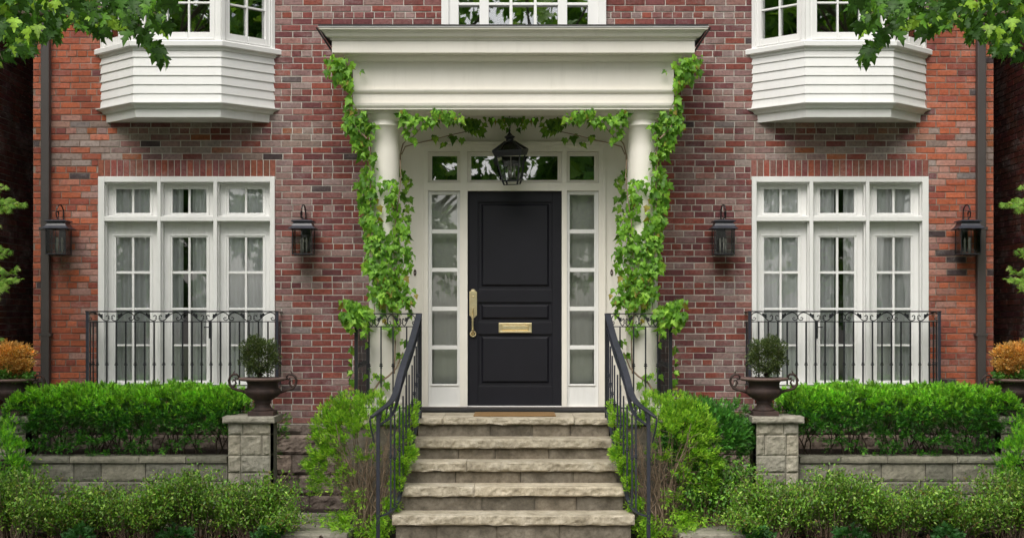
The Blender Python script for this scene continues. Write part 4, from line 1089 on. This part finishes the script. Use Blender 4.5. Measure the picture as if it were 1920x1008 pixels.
def low_shrubs():
    spots = [(25, 118, 880, 'left'), (150, 100, 905, ''), (255, 105, 888, ''), (372, 120, 874, ''), (478, 105, 890, '')]
    words = ['outermost', 'second from the outside', 'middle', 'second from the steps', 'innermost']
    for i, (px, wpx, top, _) in enumerate(spots):
        Y = -2.15 + .12 * (i % 2); s = (DIST + Y) / F; zt = PZ(top, Y)
        spray_shrub('boxwood_shrub', side('loose yellow-green boxwood in front of the left garden wall, %s of five' % words[i], 'loose yellow-green boxwood in front of the right garden wall, %s of five' % words[i]), 'shrub',
                   PX(px, Y), Y, .02, wpx * .86 * s, .34, zt, 185, 50, OVAL, .034, BOXP, BOXW, 'box', 'low boxwoods along the garden walls', 20 + i)
def stair_bush():
    Y = -1.85; s = (DIST + Y) / F
    r = thing('yew_bush', side('tall leggy yew bush with bare brown twigs left of the steps', 'tall leggy yew bush with bare brown twigs right of the steps'), 'bush', (PX(690, Y), Y, .02), 'leggy yew bushes beside the steps')
    rs = np.random.RandomState(31); rng = random.Random(31)
    # clumps by where the growth sits: (px, py, radius px, count, depth)
    cl = [(630, 775, 30, 26, -1.9), (660, 765, 30, 24, -1.8), (700, 765, 30, 20, -1.7), (610, 800, 26, 20, -1.9), (605, 835, 26, 20, -1.9), (590, 870, 22, 18, -1.85), (625, 850, 26, 14, -1.95),
          (600, 905, 22, 12, -1.9), (640, 800, 32, 20, -2.0), (680, 795, 28, 14, -1.95), (640, 900, 26, 9, -2.0), (660, 985, 26, 16, -2.05), (625, 975, 22, 10, -2.0), (700, 990, 22, 12, -2.1),
          (765, 790, 15, 14, -1.75), (772, 765, 11, 8, -1.6), (755, 825, 16, 16, -1.85), (765, 850, 12, 12, -1.95), (750, 875, 15, 16, -2.05), (742, 905, 13, 12, -2.15), (735, 945, 13, 10, -2.2), (720, 985, 18, 12, -2.2), (690, 850, 24, 6, -2.0), (735, 780, 20, 8, -1.8), (665, 930, 20, 6, -2)]
    C, R, per = [], [], []
    for (px, py, rad, n, y) in cl:
        for k in range(int(n * 2.5)):
            a, q = rs.uniform(0, 2 * PI), math.sqrt(rs.uniform()) * rad; yy = y + rs.normal() * .12
            if px > 730: yy = y + rs.normal() * .05
            C.append((PX(px + q * math.cos(a), yy), yy, max(.05, PZ(py + q * math.sin(a), yy)))); R.append(rs.uniform(.018, .05)); per.append(15)
    c0 = np.array([PX(690, Y), Y + .2, .7])
    P, D = clump_cloud(rs, C, R, per, lambda q: (q - c0) / (np.linalg.norm(q - c0, axis=1)[:, None] + 1e-6), .5)
    tint = np.repeat(rs.uniform(.7, 1.3, len(C)), 15)[:, None]; n = len(P)
    leaf_mesh('foliage', SPRIG, P, D, rs.normal(size=(n, 3)) * .7 + np.array([0, -.2, 1.1]), rs.uniform(.024, .046, n), pick(rs, n, YELP, [.35, .3, .15, .2]) * tint, M['yew'], r)
    m = MB()
    for i in range(58):
        bx = PX(rng.uniform(672, 708), Y); tx = PX(rng.uniform(600, 765), Y); tz = PZ(rng.uniform(770, 900), Y); y1 = Y + rng.gauss(-.05, .12)
        b = Vector((bx, Y + rng.gauss(0, .08), .0)); e = Vector((tx, y1, tz)); q = [b]
        for k in range(1, 7): t = k / 6; q.append(b.lerp(e, t ** 1.0) + Vector(((bx - tx) * .35 * math.sin(t * PI) * (-.3) + rng.gauss(0, .018), rng.gauss(0, .02), .06 * math.sin(t * PI))))
        m.tube(q, rng.uniform(.004, .010), 5, .003)
        for j in range(4):
            p = q[rng.randint(2, 5)]; dd = Vector((rng.gauss(0, .12), rng.gauss(-.03, .08), rng.uniform(-.02, .16))); m.tube([p, p + dd * .5 + Vector((0, 0, rng.gauss(0, .01))), p + dd], .0032, 4, .0015)
    m.build('stems', M['twig'], r)

def vine():
    r = thing('climbing_vine', side('green ivy climbing the left portico column and running along the beam', 'green ivy climbing the right portico column and running along the beam'), 'vine', (PX(700, -1), -1.0, 1.1), 'ivies on the portico columns')
    rs = np.random.RandomState(41)
    # (x0,y0,x1,y1,radius,count,depth)
    st = [(615, 112, 658, 125, 13, 46, -1.17), (640, 120, 655, 165, 11, 40, -1.14), (622, 130, 648, 152, 13, 32, -1.14), (656, 165, 654, 205, 5, 12, -1.08), (676, 132, 678, 134, 3, 2, -1.1),
          (650, 218, 692, 232, 19, 78, -1.07), (662, 235, 690, 265, 22, 76, -1.04), (675, 270, 700, 310, 18, 44, -1.0), (690, 310, 692, 350, 20, 44, -1.0), (680, 345, 700, 400, 20, 70, -1.0),
          (690, 400, 712, 470, 22, 125, -1.0), (700, 470, 722, 560, 24, 175, -1.0), (715, 335, 745, 350, 10, 20, -1.0), (722, 350, 742, 395, 12, 26, -.98), (735, 380, 760, 440, 16, 44, -.97),
          (748, 440, 762, 490, 17, 62, -.97), (745, 530, 770, 560, 17, 50, -.97), (730, 440, 750, 520, 18, 60, -1.0), (735, 520, 765, 575, 20, 64, -1.0), (705, 540, 735, 580, 18, 44, -1.02),
          (752, 320, 768, 350, 9, 16, -.55), (756, 350, 764, 420, 10, 26, -.55),
          (648, 575, 692, 598, 19, 120, -1.27), (645, 595, 660, 615, 12, 24, -1.27), (680, 600, 690, 640, 8, 12, -1.27), (662, 640, 658, 740, 5, 10, -1.1),
          (725, 595, 765, 640, 18, 24, -1.02), (745, 660, 765, 690, 12, 8, -1.02), (700, 700, 725, 715, 9, 8, -1.02), (690, 690, 700, 740, 9, 8, -1.02),
          (755, 218, 778, 235, 13, 40, -1.0), (762, 245, 775, 262, 9, 12, -.95), (790, 225, 800, 235, 8, 9, -1.0), (780, 218, 815, 228, 8, 18, -1.0), (812, 212, 858, 222, 11, 42, -1.0),
          (800, 225, 870, 230, 6, 9, -.5), (874, 232, 912, 243, 12, 28, -.45), (860, 222, 1000, 226, 5, 22, -.45), (945, 236, 952, 240, 5, 5, -.42), (848, 250, 850, 254, 4, 3, -.4), (812, 252, 820, 256, 4, 4, -.4), (833, 262, 836, 270, 5, 3, -.4), (862, 260, 866, 266, 5, 3, -.4)]
    P, SC, T = [], [], []
    for (x0, y0, x1, y1, rad, n, y) in st:
        for k in range(int(n * 1.1)):
            t = rs.uniform(); a = rs.uniform(0, 2 * PI); q = rad * rs.uniform() ** .6
            px, py = x0 + (x1 - x0) * t + q * math.cos(a), y0 + (y1 - y0) * t + q * math.sin(a)
            yy = y + rs.uniform(-.06, .06)
            # stay in front of the shaft and of the beam
            X, Z = PX(px, yy), PZ(py, yy)
            dx = abs(X + 1.338)
            if dx < .2 and yy > -1.3 and Z < 4.2 and y < -.9: yy = -.75 - math.sqrt(max(0, .195 ** 2 - min(dx, .19) ** 2)) - rs.uniform(.0, .09); X, Z = PX(px, yy), PZ(py, yy)
            if Z > 4.2 and -1.07 < yy < -.5: yy = -1.07
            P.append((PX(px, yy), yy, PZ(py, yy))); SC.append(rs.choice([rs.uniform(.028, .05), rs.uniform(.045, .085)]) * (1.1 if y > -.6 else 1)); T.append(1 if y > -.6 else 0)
    P = np.array(P); n = len(P); T = np.array(T)
    tip = np.stack([rs.normal(0, .6, n), rs.normal(-.35, .35, n), -1 + rs.normal(0, .4, n)], 1)
    nr = np.stack([rs.normal(0, .75, n), -1 + rs.normal(0, .45, n), .8 + rs.normal(0, .5, n)], 1)
    pal = [(.15, .34, .035), (.22, .46, .05), (.33, .58, .075), (.09, .23, .025)]
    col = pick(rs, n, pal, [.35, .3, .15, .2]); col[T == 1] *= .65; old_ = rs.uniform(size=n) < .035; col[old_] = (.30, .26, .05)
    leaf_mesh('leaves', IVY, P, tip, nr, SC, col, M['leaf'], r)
    m = MB(); rng = random.Random(2)
    def stem(pts, y, rr=.006):
        q = [Vector((PX(a, y), y, PZ(b, y))) for a, b in pts]; m.tube([p + Vector((rng.gauss(0, .006), rng.gauss(0, .004), 0)) for p in q], rr * 1.35, 6, rr * .8)
    stem([(694, 250), (693, 300), (694, 345), (695, 380), (699, 430), (696, 480), (701, 540), (704, 600)], -.95, .006)
    stem([(738, 700), (742, 640), (735, 570), (740, 500), (748, 470), (742, 420), (748, 370), (752, 330), (754, 300)], -.93, .006)
    stem([(690, 745), (700, 730), (712, 715), (728, 705), (745, 690), (755, 660)], -1.0, .009)
    stem([(750, 330), (752, 290), (758, 270), (768, 258), (766, 240)], -.56, .007)
    stem([(752, 290), (762, 275), (785, 268), (812, 262), (838, 255), (868, 248), (900, 240)], -.42, .005)
    stem([(768, 262), (790, 240), (820, 222), (850, 218)], -.6, .004)
    stem([(690, 260), (668, 240), (655, 210), (656, 170), (640, 120)], -1.08, .006)
    stem([(690, 640), (686, 610), (676, 590), (665, 585)], -1.25, .006)
    m.build('stems', M['twig'], r)

def street_maple():
    r = thing('maple_tree', side('maple branch with dark lobed leaves hanging into the top left corner', 'maple branch with dark lobed leaves hanging into the top right corner'), 'tree', (-6.2, -7.5, 0), 'maples hanging over the front garden')
    rs = np.random.RandomState(51); rng = random.Random(51); Y = -6.8
    st = [(0, 15, 60, 30, 38, 80), (10, 60, 55, 70, 24, 62), (90, 15, 150, 25, 32, 66), (85, 60, 110, 62, 16, 16), (150, 30, 200, 40, 26, 46), (20, 95, 60, 97, 9, 14), (0, 110, 4, 114, 6, 4),
          (200, 15, 250, 30, 26, 50), (225, 45, 250, 55, 16, 18), (165, 62, 195, 62, 10, 9), (255, 10, 300, 15, 20, 34), (280, 30, 305, 50, 14, 20), (262, 62, 275, 80, 9, 9), (280, 85, 300, 100, 9, 9), (296, 105, 304, 112, 5, 4), (300, 0, 322, 12, 8, 7)]
    P, SC, O = [], [], []
    for (x0, y0, x1, y1, rad, n) in st:
        for k in range(int(n * 1.35)):
            t = rs.uniform(); a = rs.uniform(0, 2 * PI); q = rad * math.sqrt(rs.uniform()); y = Y + rs.normal() * .35
            P.append((PX(x0 + (x1 - x0) * t + q * math.cos(a), y), y, PZ(y0 - 7 + (y1 - y0) * t + q * math.sin(a), y))); SC.append(rs.uniform(.05, .095))
    # the crown above the frame
    for k in range(2600):
        d = rs.normal(size=3); d /= np.linalg.norm(d); q = rs.uniform(.5, 1)
        c = np.array([-6.0, -7.6, 7.6]) + d * q * np.array([3.4, 2.6, 2.6])
        if (c[2] < 4.9 and c[0] > -5.6) or c[2] < 4.6: continue
        P.append(tuple(c)); SC.append(rs.uniform(.12, .19))
    P = np.array(P); n = len(P)
    tip = np.stack([rs.normal(.25, .5, n), rs.normal(-.1, .5, n), -.85 + rs.normal(0, .35, n)], 1); nr = rs.normal(size=(n, 3)) * .6 + np.array([0, -.35, .8])
    pal = [(.035, .10, .012), (.06, .16, .016), (.11, .27, .025), (.30, .52, .05)]
    leaf_mesh('leaves', MAPLE, P, tip, nr, SC, pick(rs, n, pal, [.46, .30, .12, .12]), M['leaf'], r)
    m = MB(); m.tube([(-6.2, -7.5, -.1), (-6.25, -7.5, 1.2), (-6.15, -7.55, 2.6), (-6.2, -7.5, 4.6), (-6.1, -7.6, 7.0)], .22, 12, .12)
    m.build('trunk', M['bark'], r, smooth=True)
    m = MB()
    for i in range(10): branch(m, rng, (-6.2, -7.5, 4.3 + .3 * i), (math.cos(i * 2.4), math.sin(i * 2.4), .6), 1.8, .06, 2, 4, .2, 3, .5)
    y = Y
    def tw(pts, r0): m.tube([Vector((PX(a, y), y, PZ(b, y))) for a, b in pts], r0, 6, .003)
    m.tube([(-6.15, -7.5, 4.3), (-5.2, -7.1, 4.35), (PX(-120, Y), Y, PZ(-40, Y))], .05, 8, .02)
    tw([(-120, -40), (-20, 5), (60, 30), (150, 10), (230, 20), (258, 45), (275, 70), (290, 92), (302, 108)], .016)
    tw([(0, 10), (30, 50), (50, 90)], .006); tw([(150, 10), (190, 50), (196, 66)], .006); tw([(230, 20), (290, 25), (305, 45)], .006); tw([(-20, 60), (5, 112)], .006)
    m.build('limbs', M['bark'], r)

def japanese_maple():
    Y = -1.1; r = thing('japanese_maple', side('bright green japanese maple sprays at the left edge by the dark gap', 'bright green japanese maple sprays at the right edge by the dark gap'), 'tree', (PX(-60, Y), Y, .6), 'japanese maples at the edges')
    rs = np.random.RandomState(61); rng = random.Random(61)
    st = [(-30, 350, 12, 352, 4, 14), (-10, 372, 30, 378, 6, 26), (-10, 392, 18, 388, 7, 26), (15, 384, 45, 384, 3, 9), (30, 380, 52, 384, 2, 6), (-20, 462, 18, 468, 6, 24), (-20, 480, 8, 478, 5, 12), (-20, 500, 30, 510, 8, 44), (-10, 525, 35, 524, 6, 34), (-10, 540, 14, 540, 6, 20), (-20, 630, 4, 632, 4, 10), (-60, 420, -10, 560, 30, 100), (-90, 340, -20, 400, 30, 80)]
    P, SC = [], []
    for (x0, y0, x1, y1, rad, n) in st:
        for k in range(n):
            t = rs.uniform(); q = rs.normal(size=2) * rad * .55; y = Y + rs.normal() * .12
            P.append((PX(x0 + (x1 - x0) * t + q[0], y), y, PZ(y0 + (y1 - y0) * t + q[1], y))); SC.append(rs.uniform(.04, .065))
    n = len(P); tip = np.stack([.8 + rs.normal(0, .5, n), rs.normal(-.2, .4, n), -.45 + rs.normal(0, .35, n)], 1); nr = rs.normal(size=(n, 3)) * .4 + np.array([0, -.5, .9])
    leaf_mesh('leaves', PALM, P, tip, nr, SC, pick(rs, n, [(.22, .42, .06), (.32, .52, .10), (.14, .32, .04), (.45, .58, .2)], [.4, .3, .2, .1]), M['leaf'], r)
    m = MB()
    def tw(pts, r0): m.tube([Vector((PX(a, Y), Y, PZ(b, Y))) for a, b in pts], r0, 6, .002)
    m.tube([(PX(-90, Y), Y, .0), (PX(-100, Y), Y, 1.2), (PX(-95, Y), Y, 2.4), (PX(-80, Y), Y, 3.3)], .05, 9, .02)
    tw([(-95, 460), (-60, 400), (-20, 375), (45, 384)], .010); tw([(-95, 480), (-50, 470), (0, 465), (18, 468)], .007); tw([(-95, 540), (-50, 505), (0, 508), (38, 520)], .009); tw([(-80, 400), (-40, 360), (10, 350)], .006); tw([(-95, 640), (-40, 625), (4, 632)], .005)
    m.build('trunk', M['bark'], r)

def urn_plant_ball(cx, cy, z):
    blob_shrub('topiary_ball', side('small round dark boxwood ball growing in the urn left of the steps', 'small round dark boxwood ball growing in the urn right of the steps'), 'topiary', cx, cy, z + .03, .20, .19, .385, 190, 48, .035, OVAL, .019,
               [(.06, .095, .03), (.085, .13, .035), (.12, .17, .05), (.04, .07, .022), (.19, .23, .09)], [.3, .3, .15, .15, .1], 'box', 'clipped balls in the urns', 71, 26, .05, .3, 'darktwig', stemr=.004)
def urn_plant_gold(cx, cy, z):
    blob_shrub('golden_shrub', side('golden orange twiggy shrub in the urn at the left edge', 'golden orange twiggy shrub in the urn at the right edge'), 'shrub', cx, cy, z + .06, .225, .2, .33, 170, 40, .04, OVAL, .026,
               [(.62, .36, .09), (.78, .50, .16), (.46, .23, .05), (.85, .62, .28)], [.4, .3, .2, .1], 'box', 'golden shrubs in the outer urns', 72, 20, .1, .3, 'twig', stemr=.004)
    blob_shrub('trailing_plant', side('low green leafy plant under the golden shrub in the left edge urn', 'low green leafy plant under the golden shrub in the right edge urn'), 'plant', cx, cy - .06, z - .02, .25, .14, .14, 40, 14, .04, IVY, .03,
               [(.09, .24, .04), (.14, .32, .06)], [.6, .4], 'leaf', 'trailing plants in the outer urns', 73, 6, .0, .5, 'twig', stemr=.003)

def fern_ground():
    Y = -2.75; rs = np.random.RandomState(81)
    for i, px in enumerate((165, 340, 520)):
        blob_shrub('ground_ivy', side(['dark ivy clump on the mulch near the outer end of the left bed', 'dark ivy clump on the mulch at the middle of the left bed', 'dark ivy clump on the mulch at the inner end of the left bed'][i],
                   ['dark ivy clump on the mulch near the outer end of the right bed', 'dark ivy clump on the mulch at the middle of the right bed', 'dark ivy clump on the mulch at the inner end of the right bed'][i]), 'ivy',
                   PX(px, -2.2), -2.42, .02, .17, .12, .13, 16, 9, .04, IVY, .045, [(.04, .13, .03), (.06, .19, .045)], [.6, .4], 'leaf', 'ivy clumps on the mulch', 82 + i, 5, .0, .6, stemr=.003)

def flagstones():
    for i, (x0, x1, y0, y1, z) in enumerate(((520, 640, -1.62, -1.28, .145), (500, 650, -2.3, -1.66, .085))):
        m = MB(); a, b = PX(x0, y0), PX(x1, y0); m.rock(a, b, y0, y1, -.02, z, .01, .03, 8, i + 3, .01); m.v = [(x + .12 * (y - y0) if z_ > -1 else x, y, z_) for x, y, z_ in m.v]
        o = m.build('flagstone', M['flag'], None)
        tag(o, side(['upper worn flagstone beside the yew bush left of the steps', 'lower worn flagstone beside the yew bush left of the steps'][i], ['upper worn flagstone beside the yew bush right of the steps', 'lower worn flagstone beside the yew bush right of the steps'][i]), 'flagstone', 'flagstones beside the steps')

def gap_building():
    r = thing('neighbour_house', side('brick side wall of the neighbouring house at the left edge, alley shade painted in', 'brick side wall of the neighbouring house at the right edge, alley shade painted in'), 'house', (-8, 5, 0), 'neighbouring houses')
    m = MB(); rr = random.Random(9); x = -5.74; m2 = MB()
    z = 0; ci = 0
    while z < 8:
        y = .3 + (.11 if ci % 2 else 0) - .11
        while y < 6:
            a, b = max(.3, y + .005), y + .214; m.col = tuple(v * rr.uniform(.7, 1.1) for v in rr.choice([(.10, .025, .018), (.08, .022, .018), (.12, .03, .02)]))  # brick reds darkened so the colour carries the alley's shade
            m.add([(x, a, z + .005), (x, b, z + .005), (x, b, z + .065), (x, a, z + .065), (x - .02, a, z + .005), (x - .02, b, z + .005), (x - .02, b, z + .065), (x - .02, a, z + .065)], [(0, 1, 2, 3), (0, 4, 5, 1), (3, 2, 6, 7), (0, 3, 7, 4), (1, 5, 6, 2)]); y += .2195
        z += CH; ci += 1
    m.build('brick_facing', M['brick'], r)
    m2.box(-12, x - .008, .3, 10, -.1, 8.2); m2.box(x - .008, -HXW - .001, 6.0, 6.2, -.1, 8.2); m2.build('wall', M['mortar'], r)
    m2 = MB(); m2.box(-12.3, x + .15, .1, 10.2, 8.2, 8.4); m2.build('roof', M['roof'], r)

def far_tree(x, y, h, seed, label):
    r = thing('street_tree', label, 'tree', (x, y, 0), 'trees across the street')
    rs = np.random.RandomState(seed); rng = random.Random(seed)
    C = []
    for k in range(110):
        d = rs.normal(size=3); d /= np.linalg.norm(d); C.append(np.array([x, y, h * .55]) + d * rs.uniform(.3, 1) * np.array([h * .32, h * .26, h * .45]))
    P, D = clump_cloud(rs, C, rs.uniform(.6, 1.3, 110), [46] * 110, None, -.2); n = len(P)
    leaf_mesh('crown', MAPLE, P, D, rs.normal(size=(n, 3)) + np.array([0, .4, .8]), rs.uniform(.3, .55, n), pick(rs, n, [(.14, .32, .05), (.20, .42, .07), (.08, .20, .03), (.28, .5, .09)], [.35, .3, .2, .15]), M['leaf'], r)
    m = MB(); m.tube([(x, y, -.1), (x + .1, y, h * .3), (x, y, h * .7)], h * .025, 9, h * .01)
    for i in range(6): branch(m, rng, (x, y, h * (.25 + .06 * i)), (math.cos(i * 2.2), math.sin(i * 2.2), .7), h * .25, h * .008, 1)
    m.build('trunk', M['bark'], r)

# ------------------------------------------------------------------ place both sides
for MIR in (False, True):
    french_window(); bay_window(); downspout(); balcony_railing(); stair_railing()
    wall_lantern(110, side('black wall lantern at the far left, next to the downspout', 'black wall lantern at the far right, next to the downspout'))
    wall_lantern(569, side('black wall lantern between the left glazed doors and the portico', 'black wall lantern between the right glazed doors and the portico'))
    px_, py_, pz_ = pier(427, side('square stone pier at the inner end of the left garden wall', 'square stone pier at the inner end of the right garden wall'))
    px_ += .0
    zt_ = urn(px_ + .10, py_ - .02, pz_, side('rusty iron urn with scroll handles holding the round boxwood left of the steps', 'rusty iron urn with scroll handles holding the round boxwood right of the steps'))
    urn_plant_ball(px_ + .07, py_ - .02, zt_)
    qx, qy, qz = pier(-30, side('square stone pier at the outer end of the left garden wall', 'square stone pier at the outer end of the right garden wall'), .42, -1.2)
    zt_ = urn(qx + .0, qy, qz, side('rusty iron urn holding the golden shrub at the left edge', 'rusty iron urn holding the golden shrub at the right edge'))
    urn_plant_gold(qx, qy, zt_)
    planter_wall(); hedge(); low_shrubs(); stair_bush(); vine(); street_maple(); japanese_maple(); fern_ground(); flagstones(); gap_building()
    blob_shrub('yew_shrub', side('green yew shrub in the left bottom edge below the outer urn', 'green yew shrub in the right bottom edge below the outer urn'), 'shrub', PX(-2, -1.75), -1.75, .02, .30, .2, PZ(783, -1.75), 170, 24, .05, SPRIG, .045, YEWP, [.3, .3, .15, .15, .1], 'yew', 'yew shrubs below the outer urns', 91, 12)
    blob_shrub('yew_shrub', side('small dark yew behind the urn left of the steps', 'small dark yew behind the urn right of the steps'), 'shrub', PX(490, -.9), -.95, .65, .30, .2, .58, 60, 18, .05, SPRIG, .045, YEWP, [.2, .2, .3, .05, .25], 'yew', 'small yews behind the inner urns', 92, 12, .3)
MIR = True      # right hand side only, in photo coordinates mirrored about the door
X_ = lambda p: 1925 - p
blob_shrub('yew_shrub', 'dark green clipped yew against the wall right of the handrail', 'shrub', PX(X_(1325), -1.5), -1.5, .55, .50, .3, PZ(748, -1.5) - .55, 330, 26, .05, SPRIG, .046, [(.06, .22, .035), (.09, .30, .045), (.14, .40, .055), (.04, .14, .022)], None, 'yew', None, 93, 16, .35)
spray_shrub('leafy_shrub', 'loose leafy green shrub between the yew bush and the right pier', 'shrub', PX(X_(1325), -1.7), -1.7, .02, .44, .26, PZ(815, -1.7), 190, 50, OVAL, .038, [(.09, .24, .03), (.15, .36, .045), (.24, .48, .06), (.05, .14, .02)], None, 'box', None, 94)
MIR = False
# fallen leaves over the mulch
rs = np.random.RandomState(99); n = 2600
P = np.stack([rs.uniform(-5.6, 5.6, n), rs.uniform(-3.0, -1.7, n), rs.uniform(.022, .05, n)], 1); P = P[np.abs(P[:, 0]) > 1.3]; n = len(P)
o = leaf_mesh('leaf_litter', OVAL, P, rs.normal(size=(n, 3)) * np.array([1, 1, .3]), rs.normal(size=(n, 3)) * .5 + np.array([0, -.2, 1]), rs.uniform(.04, .08, n), pick(rs, n, [(.09, .045, .03), (.15, .08, .05), (.05, .03, .022), (.22, .14, .09)]), M['leaf'], None)
tag(o, kind='stuff'); tag(o, 'brown fallen leaves lying on the dark mulch', 'leaf litter')
ft = ['tall', 'broad', 'leaning', 'young', 'dense', 'spreading', 'airy']
for sx in (-1, 1):
    far_tree(sx * 12.5, -4.5, 14, 210 + sx, 'garden tree beyond the %s neighbouring house, reflected in the bay' % ('left' if sx < 0 else 'right'))
for i, (x, y, h) in enumerate(((-21, -36, 17), (-13, -34, 16), (-5, -38, 18), (3.5, -35, 16), (11, -37, 18), (19, -34, 16), (27, -38, 17))):
    far_tree(x, y, h, 100 + i, 'tree across the street reflected in the windows, number %s from the left' % ['one', 'two', 'three', 'four', 'five', 'six', 'seven'][i])
